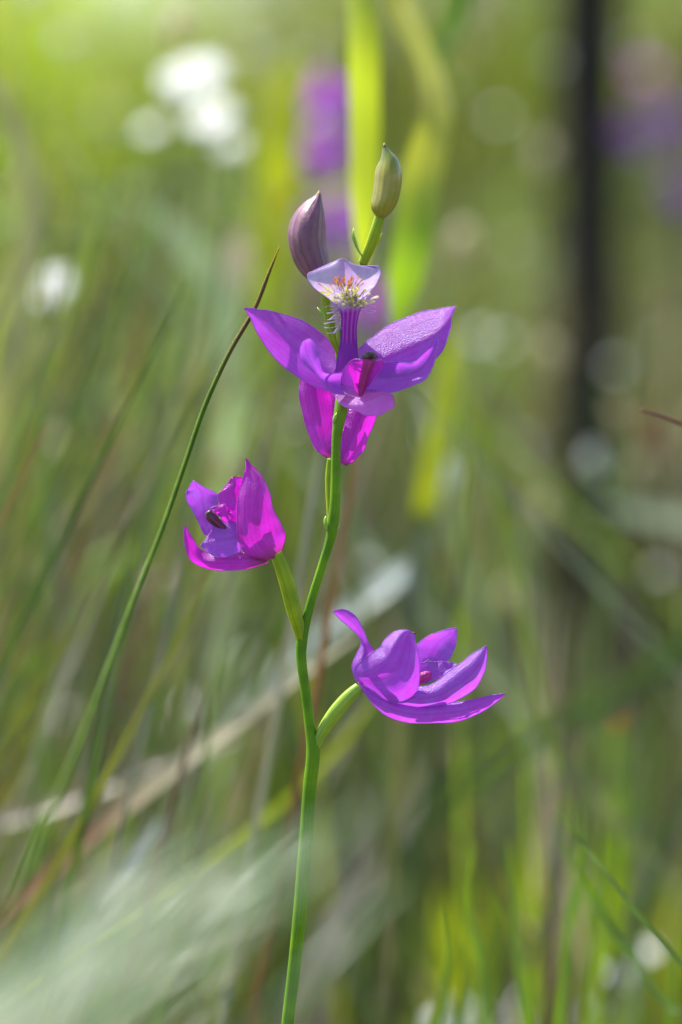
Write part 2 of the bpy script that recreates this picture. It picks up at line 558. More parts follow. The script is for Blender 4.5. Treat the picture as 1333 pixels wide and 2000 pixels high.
def meadow(name, n, y0, y1, half, hlo, hhi, wlo, whi, probs, label, lean=0.25, seg=5, x_of=None):
    Y = np.sqrt(rng.uniform(y0 ** 2, y1 ** 2, n))
    X = rng.uniform(-1, 1, n) * (half[0] + half[1] * Y)
    cl = np.sin(X * 6.1 + 1.3) * np.sin(Y * 4.3) + 0.5 * np.sin(X * 15 + Y * 11)
    h = rng.uniform(hlo, hhi, n) * (1 + 0.22 * cl)
    h = h * np.where(X > 0.0, 0.55, 1.0) if name == 'low_turf' else h
    ang = X / Y                                             # negative = towards the bright left side
    pi = np.empty(n, int)
    r = rng.uniform(0, 1, n)
    pl, pr = np.cumsum(probs[0]), np.cumsum(probs[1])
    mixf = np.clip((ang + 0.10) / 0.16, 0, 1)
    cum = pl[None] * (1 - mixf[:, None]) + pr[None] * mixf[:, None]
    pi = np.minimum((r[:, None] > cum).sum(1), len(PAL) - 1)
    T = PAL[pi] * rng.uniform(0.45, 0.85, (n, 1)) * rng.uniform(0.92, 1.08, (n, 3))
    cell = np.sin(X * 21 + 3 * np.sin(Y * 5)) * np.sin(Y * 9 + 2 * np.sin(X * 8)) + 0.8 * np.sin(X * 47 + Y * 13) * np.sin(Y * 19)
    T = T * np.clip(1 + 0.45 * cell, 0.35, 1.9)[:, None]
    base = np.stack([X, Y, ground_z(X, Y) - 0.01], -1)
    V, F, T = grass_arrays(n, base, h, rng.uniform(wlo, whi, n), rng.uniform(0, 2 * math.pi, n), rng.normal(0, lean, n), np.abs(rng.normal(0.25, 0.25, n)), T, seg)
    o = big_mesh(name, V, F, T, M_BLADE)
    o['kind'] = 'stuff'
    o['label'] = label
    o['category'] = 'grass'
    return o


meadow('low_turf', 9000, 0.95, 2.4, (0.25, 0.30), 0.07, 0.24, 0.002, 0.005,
       ([.14, .12, .14, .26, .26, .08], [.06, .04, .20, .30, .32, .08]), 'short mixed green and straw grass behind the orchid')
def tussocks(name, count, per, y0, y1, half, hlo, hhi, wlo, whi, rlo, rhi, probs, label):
    """clumped grass: every clump has its own height and hue"""
    Yc = np.sqrt(rng.uniform(y0 ** 2, y1 ** 2, count))
    Xc = rng.uniform(-1, 1, count) * (half[0] + half[1] * Yc)
    mixf = np.clip((Xc / Yc + 0.08) / 0.12, 0, 1)[:, None]
    cum = np.cumsum(probs[0])[None] * (1 - mixf) + np.cumsum(probs[1])[None] * mixf
    k = np.minimum((rng.uniform(0, 1, (count, 1)) > cum).sum(1), len(PAL) - 1)
    Tc = PAL[k] * np.exp(rng.uniform(-1.2, 0.45, (count, 1)))  # contrast of sunlit and dark clumps put into the tint
    if name == 'clumped_turf':
        Tc = Tc * 0.85 * (1 - 0.2 * mixf)                   # dimmer right side of the meadow put into the tint
    else:
        Tc = Tc * (1.4 - 0.6 * mixf)
    hc = rng.uniform(hlo, hhi, count)
    rc = rng.uniform(rlo, rhi, count)
    n = count * per
    idx = np.repeat(np.arange(count), per)
    th = rng.uniform(0, 2 * math.pi, n); rr_ = rc[idx] * np.sqrt(rng.uniform(0, 1, n)) * 0.5
    X = Xc[idx] + np.cos(th) * rr_; Y = Yc[idx] + np.sin(th) * rr_
    az = th + rng.normal(0, 0.5, n)
    T = Tc[idx] * rng.uniform(0.7, 1.3, (n, 1)) * rng.uniform(0.94, 1.06, (n, 3))
    V, F, T = grass_arrays(n, np.stack([X, Y, ground_z(X, Y) - 0.01], -1), hc[idx] * rng.uniform(0.55, 1.1, n), rng.uniform(wlo, whi, n), az,
                           np.abs(rng.normal(0.12, 0.16, n)) + rr_ / rc[idx] * 0.25, np.abs(rng.normal(0.3, 0.25, n)), T, 5)
    o = big_mesh(name, V, F, T, M_BLADE)
    o['kind'] = 'stuff'; o['label'] = label; o['category'] = 'grass'


tussocks('clumped_turf', 330, 70, 1.75, 4.2, (0.5, 0.42), 0.20, 0.50, 0.004, 0.009, 0.10, 0.22,
         ([.26, .28, .12, .14, .14, .06], [.10, .06, .26, .20, .28, .10]), 'clumped blurred meadow grass behind the orchid and the sapling')
tussocks('tall_grass_stand', 560, 70, 4.2, 8.0, (0.6, 0.5), 0.6, 1.1, 0.006, 0.014, 0.2, 0.4,
         ([.32, .46, .12, .05, .03, .02], [.20, .12, .46, .06, .13, .03]), 'tall bright green clumped grass at the far side of the meadow')

# flattened dead blades on the soil
nl = 5000
Y = np.sqrt(rng.uniform(0.7, 9, nl)); X = rng.uniform(-1, 1, nl) * (0.3 + 0.3 * Y)
T = PAL[rng.choice([3, 3, 4, 5], nl)] * rng.uniform(0.7, 1.3, (nl, 1))
V, F, T = grass_arrays(nl, np.stack([X, Y, ground_z(X, Y) + 0.004], -1), np.full(nl, 0.03), rng.uniform(0.003, 0.007, nl), rng.uniform(0, 6.28, nl), rng.uniform(1.5, 4, nl), rng.uniform(0, 1, nl), T, 4)
o = big_mesh('dead_grass_litter', V, F, T, M_BLADE)
o['kind'] = 'stuff'; o['label'] = 'flattened straw coloured dead grass on the soil'; o['category'] = 'litter'

# ------------------------------------------------------------------ dark sapling
def tree(name, label, base, height, r0, mat, crown_n, crown_c, crown_r, tint, leaf=0.05, lean=(0, 0), crown_z=0.6, seed=1, group=None):
    r = np.random.default_rng(seed)
    root = thing(name, label, 'tree', base, group)
    n = 22
    t = np.linspace(0, 1, n)
    P = np.stack([base[0] + lean[0] * t + 0.003 * np.sin(t * 9), base[1] + lean[1] * t + 0.003 * np.cos(t * 7), base[2] - 0.02 + height * t], -1)
    R = r0 * (1.05 - 0.65 * t) + 0.35 * r0 * np.exp(-t * 30)
    V, F, U = tube_vf(P, R, 14, rib=0.05, nrib=5)
    mesh('trunk', V, F, mat, root, U)
    limbs = []
    tips = []
    for i in range(7):
        k = int(n * (crown_z + (1 - crown_z) * i / 7.5))
        az = r.uniform(0, 6.28)
        Lh = crown_r * r.uniform(0.6, 1.0)
        d = np.array([math.cos(az), math.sin(az), r.uniform(0.3, 0.8)])
        q = P[k] + np.linspace(0, 1, 7)[:, None] * d * Lh + np.array([0, 0, 1]) * 0.15 * Lh * (np.linspace(0, 1, 7) ** 2)[:, None]
        tips += list(q[2:])
        V, F, U = tube_vf(q, np.linspace(R[k] * 0.5, R[k] * 0.1, 7), 6)
        mesh('limb', V, F, mat, root, U)
    tips = np.array(tips + [P[-1]])
    c = tips[r.integers(0, len(tips), crown_n)] + r.normal(0, crown_r * 0.22, (crown_n, 3))
    a = r.normal(0, 1, (crown_n, 3)); a /= np.linalg.norm(a, axis=1)[:, None]
    b = np.cross(a, r.normal(0, 1, (crown_n, 3))); b /= np.linalg.norm(b, axis=1)[:, None]
    L = leaf * r.uniform(0.6, 1.2, (crown_n, 1))
    V = np.stack([c - a * L, c + b * L * 0.4, c + a * L, c - b * L * 0.4], 1).reshape(-1, 3)
    F = np.arange(crown_n * 4).reshape(-1, 4)
    T = np.repeat(np.array(tint) * r.uniform(0.7, 1.3, (crown_n, 1)), 4, axis=0)
    o = big_mesh('crown', V - base, F, T, M_BLADE)
    o.parent = root
    return root


tb = at(1152, 1470, 1.72)
tb = np.array([tb[0], tb[1], float(ground_z(tb[0], tb[1]))])
tree('sapling', 'slender sapling trunk coloured dark as backlit, standing straight up in the meadow', tb, 2.6, 0.0215, M_BARK, 500, None, 0.5, (0.06, 0.12, 0.03), leaf=0.035, lean=(-0.04, 0.03), crown_z=0.62)

# ------------------------------------------------------------------ far shrubs closing the meadow
for i in range(9):
    x = -4.2 + i * 1.05 + random.uniform(-0.3, 0.3)
    y = random.uniform(9.0, 12.5)
    tree('far_shrub', 'leafy green shrub at the far edge of the meadow', np.array([x, y, 0.0]), random.uniform(1.3, 2.0), 0.03, M_BARK, 1600, None, 0.75,
         random.choice([(0.14, 0.24, 0.04), (0.10, 0.18, 0.045), (0.18, 0.26, 0.06)]), leaf=0.06, crown_z=0.12, seed=40 + i, group='shrubs closing the meadow')

# ------------------------------------------------------------------ single grass blades
def blade(name, label, cat, pts, widths, tint, group=None, n=40, face=(0, -1, 0.3), fold=0.12, twist=0.0, to_ground=True, tint2=None, split=(0.5, 0.8)):
    """pts: (x px, y px, depth) from tip to foot; rooted in the ground beyond the last point"""
    pts = np.asarray(pts, float)
    P = at(pts[:, 0], pts[:, 1], pts[:, 2])
    w = list(widths)
    if to_ground:
        last = P[-1]
        d = P[-1] - P[-2]; d = d / np.linalg.norm(d)
        gx, gy = last[0] + d[0] * 0.10, last[1] + d[1] * 0.10 + 0.02
        q1 = last + np.array([d[0] * 0.05, d[1] * 0.05, -last[2] * 0.4])
        q2 = np.array([gx, gy, float(ground_z(gx, gy)) - 0.012])
        P = np.concatenate([P, [q1, q2]])
    C = cr(P, n)
    wx = np.interp(np.linspace(0, 1, n), np.linspace(0, 1, len(w)), w)
    T = np.gradient(C, axis=0); T /= np.linalg.norm(T, axis=1)[:, None]
    f = np.asarray(face, float); f /= np.linalg.norm(f)
    side = np.cross(T, f); side /= np.linalg.norm(side, axis=1)[:, None] + 1e-9
    nor = np.cross(side, T)
    ang = twist * np.linspace(0, 1, n)[:, None]
    s2 = side * np.cos(ang) + nor * np.sin(ang)
    n2 = -side * np.sin(ang) + nor * np.cos(ang)
    h = 0.5 * wx[:, None]
    V = np.stack([C - s2 * h + n2 * h * fold, C - s2 * h * 0.5 + n2 * h * fold * 0.3, C - n2 * h * fold * 0.6, C + s2 * h * 0.5 + n2 * h * fold * 0.3, C + s2 * h + n2 * h * fold], 1).reshape(-1, 3)
    F = [(i * 5 + j, i * 5 + j + 1, i * 5 + j + 6, i * 5 + j + 5) for i in range(n - 1) for j in range(4)]
    tt = np.linspace(0, 1, n)[:, None]
    t1 = np.array(tint)[None]
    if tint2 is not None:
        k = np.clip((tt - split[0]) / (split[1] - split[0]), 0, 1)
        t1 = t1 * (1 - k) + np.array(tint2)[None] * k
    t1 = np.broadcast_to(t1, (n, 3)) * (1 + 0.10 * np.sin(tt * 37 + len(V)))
    o = mesh(name, V, F, M_BLADE, None, None, np.repeat(t1, 5, axis=0), origin=P[-1])
    return tag(o, label, cat, group)


mm = 0.001
YG, FG, DG, STRAW, BROWN, GREY = (tuple(c) for c in PAL)
LIME = (0.46, 0.54, 0.02)
PALE = (0.52, 0.58, 0.48)

# broad blades hanging behind the upper bud
blade('broad_leaf', 'broad bright lime blade hanging tip down behind the green bud', 'leaf',
      [(706, 520, .66), (708, 430, .66), (709, 250, .665), (708, 60, .67), (706, -120, .69), (800, -380, .75), (1250, -520, .85), (1750, -300, .95), (1900, 500, 1.0)],
      [2 * mm, 9.5 * mm, 10.2 * mm, 10.5 * mm, 10.5 * mm, 8 * mm, 6 * mm, 5 * mm], LIME, n=70, face=(0.7, -0.75, 0.1))
blade('broad_leaf', 'green blade with a yellow bend hanging beside the lip of the large orchid flower', 'leaf',
      [(768, 660, .67), (785, 580, .67), (805, 470, .67), (822, 350, .675), (848, 230, .68), (830, 120, .69), (780, 10, .70), (720, -150, .72), (500, -330, .8), (0, -300, .9), (-420, 200, 1.0)],
      [1 * mm, 8 * mm, 10 * mm, 8.5 * mm, 6 * mm, 7.5 * mm, 7.5 * mm, 6 * mm, 6 * mm, 5 * mm], (0.27, 0.42, 0.02), tint2=(0.46, 0.46, 0.08), split=(0.17, 0.27), n=90, face=(0.15, -1, 0.15))
blade('broad_leaf', 'green blade tip slanting beside the lime blade', 'leaf',
      [(840, 175, .78), (862, 100, .78), (895, 20, .79), (930, -120, .8), (1050, -300, .85), (1400, -200, .95), (1600, 500, 1.0)],
      [1 * mm, 6 * mm, 8 * mm, 8 * mm, 7 * mm, 6 * mm], (0.15, 0.27, 0.02), n=60)
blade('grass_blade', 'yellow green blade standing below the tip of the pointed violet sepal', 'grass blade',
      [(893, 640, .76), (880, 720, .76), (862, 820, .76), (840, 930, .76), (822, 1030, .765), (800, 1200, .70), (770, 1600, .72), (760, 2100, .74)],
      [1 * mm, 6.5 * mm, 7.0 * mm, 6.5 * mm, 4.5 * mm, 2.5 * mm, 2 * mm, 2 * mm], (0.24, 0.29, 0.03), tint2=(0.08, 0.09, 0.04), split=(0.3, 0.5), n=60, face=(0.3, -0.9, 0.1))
blade('grass_blade', 'olive yellow blade standing beside the bright white glint', 'grass blade',
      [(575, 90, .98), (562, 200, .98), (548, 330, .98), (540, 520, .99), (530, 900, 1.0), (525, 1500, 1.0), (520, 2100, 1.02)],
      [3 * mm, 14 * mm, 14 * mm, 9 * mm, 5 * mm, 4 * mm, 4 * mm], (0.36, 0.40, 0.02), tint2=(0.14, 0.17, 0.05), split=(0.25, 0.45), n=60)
blade('grass_blade', 'wide pale green blade leaning before the foot of the dark sapling', 'grass blade',
      [(1120, 900, 1.12), (1060, 1010, 1.12), (1000, 1120, 1.12), (930, 1240, 1.12), (860, 1370, 1.13), (760, 1600, 1.14), (640, 2080, 1.15)],
      [2 * mm, 11 * mm, 12 * mm, 11 * mm, 7 * mm, 4 * mm, 3 * mm], (0.16, 0.20, 0.06), n=50)

# pale and dry stalks lying across below the flowers
blade('dry_grass_blade', 'blade with a painted silvery reflection slanting up behind the two lower orchid flowers', 'grass blade',
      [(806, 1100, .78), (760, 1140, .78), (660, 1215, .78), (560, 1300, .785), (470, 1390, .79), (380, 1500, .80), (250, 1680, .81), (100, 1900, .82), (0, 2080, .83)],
      [5 * mm, 6.5 * mm, 6 * mm, 5.5 * mm, 5 * mm, 4.5 * mm, 4 * mm, 4 * mm], (0.58, 0.64, 0.60), tint2=(0.24, 0.27, 0.18), split=(0.10, 0.45), n=60, face=(-0.3, -0.8, 0.8))  # reflection on the upper end put into the tint
blade('dry_grass_blade', 'tan blade with a reddish foot slanting under the magenta flower', 'grass blade',
      [(700, 1240, .66), (600, 1310, .66), (480, 1400, .66), (380, 1470, .66), (290, 1540, .66), (190, 1620, .66), (80, 1720, .66), (-60, 1850, .665), (-200, 2050, .67)],
      [1 * mm, 3 * mm, 5 * mm, 5 * mm, 5 * mm, 4.5 * mm, 4 * mm, 4 * mm], (0.42, 0.38, 0.24), tint2=(0.24, 0.13, 0.06), split=(0.36, 0.52), n=60, face=(-0.2, -0.8, 0.8))
blade('dry_grass_blade', 'cream dry blade crossing the green rush', 'grass blade',
      [(480, 1440, .72), (330, 1485, .72), (200, 1535, .72), (80, 1580, .72), (-40, 1620, .72), (-250, 1750, .73)],
      [1 * mm, 4.5 * mm, 5.5 * mm, 5.5 * mm, 5 * mm, 4 * mm], (0.20, 0.17, 0.10), tint2=(0.26, 0.23, 0.17), split=(0.35, 0.6), n=40, face=(-0.2, -0.8, 0.8))
blade('dry_grass_blade', 'short whitish blade glinting low under the tan blade', 'grass blade',
      [(318, 1600, .70), (285, 1660, .70), (250, 1720, .70), (205, 1790, .71), (150, 1900, .72), (90, 2080, .74)],
      [1 * mm, 5 * mm, 5 * mm, 4 * mm, 3 * mm, 2 * mm], (0.38, 0.41, 0.39), tint2=(0.2, 0.22, 0.16), split=(0.3, 0.5), n=40, face=(-0.5, -0.6, 0.8))
for k, (x0, y0, x1, y1, D, w) in enumerate([(720, 1590, 560, 1990, .74, 4), (700, 1640, 640, 1880, .78, 6), (770, 1480, 600, 1900, .80, 4), (860, 1450, 690, 1800, .85, 5)]):
    blade('dry_grass_blade', 'pale straw blade leaning low behind the green orchid stem', 'grass blade',
          [(x0, y0, D), ((x0 * 2 + x1) / 3 + 8, (y0 * 2 + y1) / 3, D), ((x0 + 2 * x1) / 3, (y0 + 2 * y1) / 3, D), (x1, y1, D), (x1 - 40, y1 + 200, D + .02)],
          [1 * mm, w * mm, w * mm, w * 0.8 * mm], (0.26, 0.24, 0.18), group='straw blades behind the stem', n=30, face=(-0.4, -0.7, 0.8))

# curved leaf at the frame side and others
blade('dry_grass_blade', 'arched grey green blade curving beside the round white glint', 'grass blade',
      [(-70, 120, .80), (0, 190, .80), (45, 290, .80), (62, 420, .80), (40, 600, .80), (0, 800, .80), (-60, 1100, .82), (-140, 1600, .85)],
      [2 * mm, 7 * mm, 8 * mm, 8 * mm, 7 * mm, 6 * mm, 5 * mm], (0.26, 0.27, 0.12), n=50)
blade('dry_grass_blade', 'pale green sunlit blade lying flat past the dark sapling', 'grass blade',
      [(1170, 985, 1.0), (1230, 1000, 1.0), (1300, 1015, 1.0), (1400, 1045, 1.0), (1600, 1250, 1.0)],
      [4 * mm, 12 * mm, 13 * mm, 12 * mm, 8 * mm], (0.30, 0.35, 0.22), n=40, face=(0, -0.5, 1))
blade('dry_leaf', 'beige dead blade tip behind the brown tip of the green rush', 'leaf',
      [(470, 440, .95), (460, 500, .95), (448, 560, .95), (430, 640, .95), (400, 800, .96), (360, 1100, .97), (320, 1700, 1.0)],
      [3 * mm, 13 * mm, 13 * mm, 7 * mm, 5 * mm, 4 * mm, 3 * mm], (0.52, 0.44, 0.32), tint2=(0.22, 0.2, 0.1), split=(0.2, 0.35), n=50)
blade('grass_blade', 'pale green blade arching up beside the beige dead blade tip', 'grass blade',
      [(280, 400, .92), (330, 450, .92), (390, 510, .92), (430, 590, .92), (450, 720, .92), (440, 1000, .93), (420, 1800, .95)],
      [3 * mm, 10 * mm, 11 * mm, 9 * mm, 6 * mm, 4 * mm, 3 * mm], (0.34, 0.42, 0.24), n=50)

# lower right blades
blade('grass_blade', 'thin sharp green blade arching down below the lowest orchid flower', 'grass blade',
      [(1083, 1572, .585), (1130, 1636, .585), (1185, 1706, .58), (1250, 1790, .575), (1333, 1885, .57), (1440, 2030, .565)],
      [0.2 * mm, 0.9 * mm, 1.1 * mm, 1.2 * mm, 1.3 * mm, 1.4 * mm], (0.13, 0.21, 0.03), n=40)
blade('grass_blade', 'thin blurred green blade under the sharp arching one', 'grass blade',
      [(1088, 1645, .62), (1130, 1700, .62), (1180, 1785, .62), (1240, 1880, .615), (1300, 1960, .61), (1380, 2080, .605)],
      [0.3 * mm, 1.2 * mm, 1.5 * mm, 1.6 * mm, 1.6 * mm, 1.6 * mm], (0.13, 0.22, 0.03), n=40)
blade('grass_blade', 'stiff green blade with a burnt orange tip', 'grass blade',
      [(1206, 1395, .80), (1206, 1430, .80), (1205, 1480, .80), (1203, 1600, .80), (1203, 1800, .81), (1202, 2080, .82)],
      [2.5 * mm, 4.6 * mm, 4.8 * mm, 4.8 * mm, 4.5 * mm, 4.5 * mm], (0.50, 0.20, 0.04), tint2=(0.16, 0.24, 0.05), split=(0.05, 0.12), n=60)
blade('grass_blade', 'dark green blade passing close by on a long slant', 'grass blade',
      [(780, 1610, .385), (860, 1555, .385), (960, 1495, .385), (1130, 1395, .385), (1260, 1320, .385), (1400, 1240, .385), (1700, 1300, .38)],
      [0.5 * mm, 1.4 * mm, 2.4 * mm, 2.8 * mm, 3 * mm, 3 * mm, 3 * mm], (0.06, 0.11, 0.015), n=50)
blade('grass_blade', 'thin olive blade crossing behind the slanting dark green blade', 'grass blade',
      [(940, 1290, .74), (1040, 1410, .74), (1130, 1520, .74), (1230, 1640, .74), (1360, 1800, .74)],
      [1 * mm, 3 * mm, 3 * mm, 3 * mm, 3 * mm], (0.20, 0.23, 0.09), n=40)
V, F, U = tube_vf(cr(at(np.array([1252, 1290, 1333, 1420, 1560]), np.array([801, 812, 828, 860, 980]), np.array([.57, .57, .57, .57, .58])), 24), np.linspace(.25, .6, 24) * mm, 8)
tw_root = at(1560, 980, .58)
V2, F2, U2 = tube_vf(cr(np.array([tw_root, tw_root + [0.03, 0.01, -0.12], [tw_root[0] + .04, tw_root[1] + .02, -0.01]]), 14), np.linspace(.6, .9, 14) * mm, 8)
V, F, U = join([(V, F, U), (V2, F2, U2)])
tag(mesh('dry_twig', V, F, M_TWIG, None, U, origin=tw_root), 'thin reddish brown bent twig tip beside the dark sapling', 'twig')

# the sharp rush
rp = [(547, 480, .545), (527, 530, .545), (497, 605, .545), (448, 690, .543), (400, 795, .54), (362, 905, .535), (318, 1030, .527), (258, 1180, .512), (204, 1325, .495), (146, 1475, .475), (80, 1630, .455), (10, 1785, .435), (-80, 1980, .415)]
rp = np.array(rp)
P = at(rp[:, 0], rp[:, 1], rp[:, 2])
P = np.concatenate([P, [[P[-1][0] - .03, P[-1][1] - .02, P[-1][2] * .5], [P[-1][0] - .05, P[-1][1] - .03, -0.012]]])
C = cr(P[::-1], 90)
V, F, U = tube_vf(C, np.interp(np.linspace(0, 1, 90), [0, .5, .72, .9, 1], [0.5, .46, .44, .36, .08]) * mm, 10, rib=0.06, nrib=4)
tag(mesh('rush_stem', V, F, M_RUSH, None, U, origin=P[-1]), 'slender curved green rush stem with a sharp brown tip', 'rush')

# tuft of green sedge at the lower right
for i in range(110):
    near = i % 6 == 0
    x = 830 + 560 * random.random()
    D = random.uniform(.62, .80) if near else random.uniform(.88, 1.2)
    top = 1590 + abs(x - 1130) * 0.3 + random.uniform(-40, 220)
    b = x + random.uniform(-70, 40)
    w = random.uniform(1.0, 2.2) if near else random.uniform(4, 9)
    blade('sedge_grass_blade', 'fine upright green blade of the low sedge tuft' if near else 'soft wide yellow green blade deep in the low sedge tuft', 'grass blade',
          [(x, top, D), (x + random.uniform(-12, 12), top + 110, D), ((x + b) / 2, top + 240, D), (b, 2040, D), (b - 5, 2250, D + .01)],
          [0.3 * mm, w * mm, w * 1.2 * mm, w * mm, w * mm],
          random.choice([(0.22, 0.32, 0.03), (0.17, 0.28, 0.05), (0.13, 0.22, 0.03)]) if near else random.choice([(0.40, 0.44, 0.02), (0.32, 0.38, 0.02), (0.22, 0.30, 0.03)]),
          group='fine blades of the sedge tuft' if near else 'wide blades of the sedge tuft', n=22, face=(random.uniform(-.5, .5), -1, 0.5) if near else (random.uniform(.2, .8), -.8, 0.1))

# single blades scattered behind the orchid
KIND = ['fresh green', 'yellow green', 'deep green', 'straw coloured', 'brown withered', 'grey green']
for i in range(150):
    D = random.uniform(.68, .95) if i % 3 == 0 else random.uniform(.95, 1.7)
    x = random.uniform(-150, 1480)
    left = x < 760
    top = random.uniform(150, 1500) if left else random.uniform(500, 1700)
    if x > 950:
        top = max(top, 1350)
    D = min(D, .36 / (.122 + (top - 700) * .00018))          # keep the foot above the soil line
    sl = random.gauss(-0.25, 0.40)
    k = random.choice([0, 1, 1, 2, 2, 3, 4, 4]) if left else random.choice([0, 2, 3, 4, 4, 4, 2])
    c = PAL[k] * random.uniform(.4, .95)
    h = 2150 - top
    w = random.uniform(1.2, 2.6) if D < .95 else random.uniform(3, 9)
    size = 'thin' if D < .95 else 'wide soft'
    blade('meadow_grass_blade', size + ' ' + KIND[k] + ' blurred meadow blade standing behind the orchid', 'grass blade',
          [(x, top, D), (x + sl * h * .15 + random.uniform(-10, 10), top + h * .22, D), (x + sl * h * .42, top + h * .5, D), (x + sl * h, 2150, D + .02)],
          [0.4 * mm, w * mm, w * 1.15 * mm, w * mm, w * mm], tuple(c), group=size + ' ' + KIND[k] + ' blades behind the orchid', n=22,
          face=(random.uniform(-.8, .8), -1, random.uniform(0, .8)))

# thin stalks leaning the same way as the rush
for i in range(52):
    D = random.uniform(.60, .88)
    x = random.uniform(60, 760)
    top = random.uniform(330, 1450)
    sl = -random.uniform(0.12, 0.62)
    kind = random.choice(['dark green', 'dark green', 'brown', 'olive', 'bleached'])
    c = np.array({'dark green': (0.07, 0.12, 0.025), 'brown': (0.15, 0.09, 0.05), 'olive': (0.16, 0.17, 0.04), 'bleached': (0.20, 0.20, 0.15)}[kind]) * random.uniform(.8, 1.2)
    h = 2150 - top
    w = random.uniform(.7, 1.9)
    bow = random.uniform(-.05, .12)
    blade('leaning_stalk', kind + ' thin stalk leaning like the rush behind the orchid', 'grass stalk',
          [(x, top, D), (x + sl * h * .2 - bow * h * .1, top + h * .22, D), (x + sl * h * .48 - bow * h * .1, top + h * .5, D), (x + sl * h, 2150, D + .02)],
          [0.25 * mm, w * mm, w * 1.1 * mm, w * mm, w * mm], tuple(c), group=kind + ' stalks leaning behind the orchid', n=24, face=(random.uniform(-.6, .6), -1, 0.3))

# fine blades crossing every way in the middle distance
FINE = {'tan': (0.34, 0.29, 0.20), 'grey green': (0.26, 0.30, 0.20), 'dusky green': (0.10, 0.15, 0.05), 'dark brown': (0.09, 0.06, 0.04), 'light green': (0.30, 0.42, 0.08)}  # strand tints, one picked at random for each blade
for i in range(150):
    D = random.uniform(.70, 1.25)
    x = random.uniform(-100, 1430)
    top = random.uniform(60, 1500) if x < 720 else random.uniform(420, 1650)
    if 1040 < x < 1270:
        top = max(top, 1150)
    D = min(D, .36 / (.122 + (top - 700) * .00018)) if top > 800 else D
    sl = random.gauss(-0.2, 0.55) if x < 900 else random.gauss(0.0, 0.1)
    kind = random.choice(list(FINE))
    h = 2150 - top
    w = random.uniform(.7, 2.0)
    bow = random.uniform(-.12, .12)
    blade('fine_grass_strand', kind + ' fine strand crossing in the blurred grass', 'grass strand',
          [(x, top, D), (x + sl * h * .16 + bow * h * .1, top + h * .2, D), (x + sl * h * .44 + bow * h * .16, top + h * .48, D), (x + sl * h, 2150, D + .02)],
          [0.2 * mm, w * mm, w * 1.1 * mm, w * mm, w * mm], tuple(np.array(FINE[kind]) * random.uniform(.7, 1.2)), group=kind + ' fine strands in the grass', n=22, face=(random.uniform(-.8, .8), -1, 0.3))


def glint_head(x, y, D, L, tint, label, group, seed):  # added heads that stand in for glints in the grass
    r = np.random.default_rng(seed)
    top = at(x, y, D)
    gx, gy = top[0] + r.uniform(-.05, .03), top[1] + r.uniform(-.02, .03)
    root = thing('glint_head', label, 'glint stand-in', np.array([gx, gy, float(ground_z(gx, gy))]), group)
    P = cr(np.array([[gx, gy, -.012], [gx * .6 + top[0] * .4, gy * .6 + top[1] * .4, top[2] * .5], top]), 16)
    V, F, U = tube_vf(P, np.linspace(.7, .4, 16) * mm, 5)
    mesh('stalk', V, F, M_BLADE, root, U, np.broadcast_to(np.array([.2, .2, .09]), (len(V), 3)))
    d = np.array([r.uniform(-.5, .5), r.uniform(-.3, .3), 1.0]); d /= np.linalg.norm(d)
    t = np.linspace(0, 1, 9)
    V, F, U = tube_vf(top + d * L * t[:, None], L * .26 * np.sin(np.clip(t, .04, .97) * math.pi) ** .7, 8, rib=0.2, nrib=4)
    mesh('glint_blob', V, F, M_BLADE, root, U, np.broadcast_to(np.array(tint), (len(V), 3)))


GLINT_HEADS = {'silvery': (0.70, 0.72, 0.70), 'cream': (0.66, 0.60, 0.44), 'pale green': (0.46, 0.58, 0.32), 'rusty': (0.30, 0.17, 0.08)}
for i in range(75):
    kind = random.choice(['silvery', 'cream', 'cream', 'pale green', 'pale green', 'rusty'])
    x = random.uniform(-30, 1360)
    y = random.uniform(0, 1400)
    D = random.uniform(.85, 1.3) if y > 700 else random.uniform(.9, 1.7)
    glint_head(x, y, D, random.uniform(.006, .013), GLINT_HEADS[kind], kind + ' blurred glint built as a seed head in the meadow', kind + ' glints built as seed heads in the meadow', 500 + i)

# small leafy herbs in the grass
def herb(x, y, D, nleaf, L, tint, label, group, seed):
    r = np.random.default_rng(seed)
    top = at(x, y, D)
    gx, gy = top[0] + r.uniform(-.03, .03), top[1] + r.uniform(-.02, .04)
    root = thing('leafy_herb', label, 'plant', np.array([gx, gy, float(ground_z(gx, gy))]), group)
    P = cr(np.array([[gx, gy, -.012], [gx * .7 + top[0] * .3, gy * .7 + top[1] * .3, top[2] * .5], top]), 20)
    V, F, U = tube_vf(P, np.linspace(1.4, .7, 20) * mm, 6)
    mesh('stem', V, F, M_STEM, root, U)
    for k in range(nleaf):
        p0 = P[int(19 - 9 * k / nleaf)]
        az = k * 2.4 + r.uniform(-.4, .4)
        d = np.array([math.cos(az), math.sin(az), r.uniform(-.1, .7)]); d /= np.linalg.norm(d)
        sd = np.cross(d, [0, 0, 1.0]); sd /= np.linalg.norm(sd)
        nn = np.cross(sd, d)
        l = L * r.uniform(.7, 1.15)
        rows = []
        for t, wd in [(0, .03), (.25, .2), (.5, .26), (.78, .17), (1, .01)]:
            p = p0 + d * l * t - np.array([0, 0, 1]) * l * .22 * t * t
            rows.append([p - sd * wd * l + nn * .05 * l, p, p + sd * wd * l + nn * .05 * l])
        V, F, U = sheet_vf(rows, 5, 9, rim=0)
        mesh('leaf', V, F, M_BLADE, root, U, np.broadcast_to(np.array(tint) * r.uniform(.8, 1.2), (len(V), 3)))


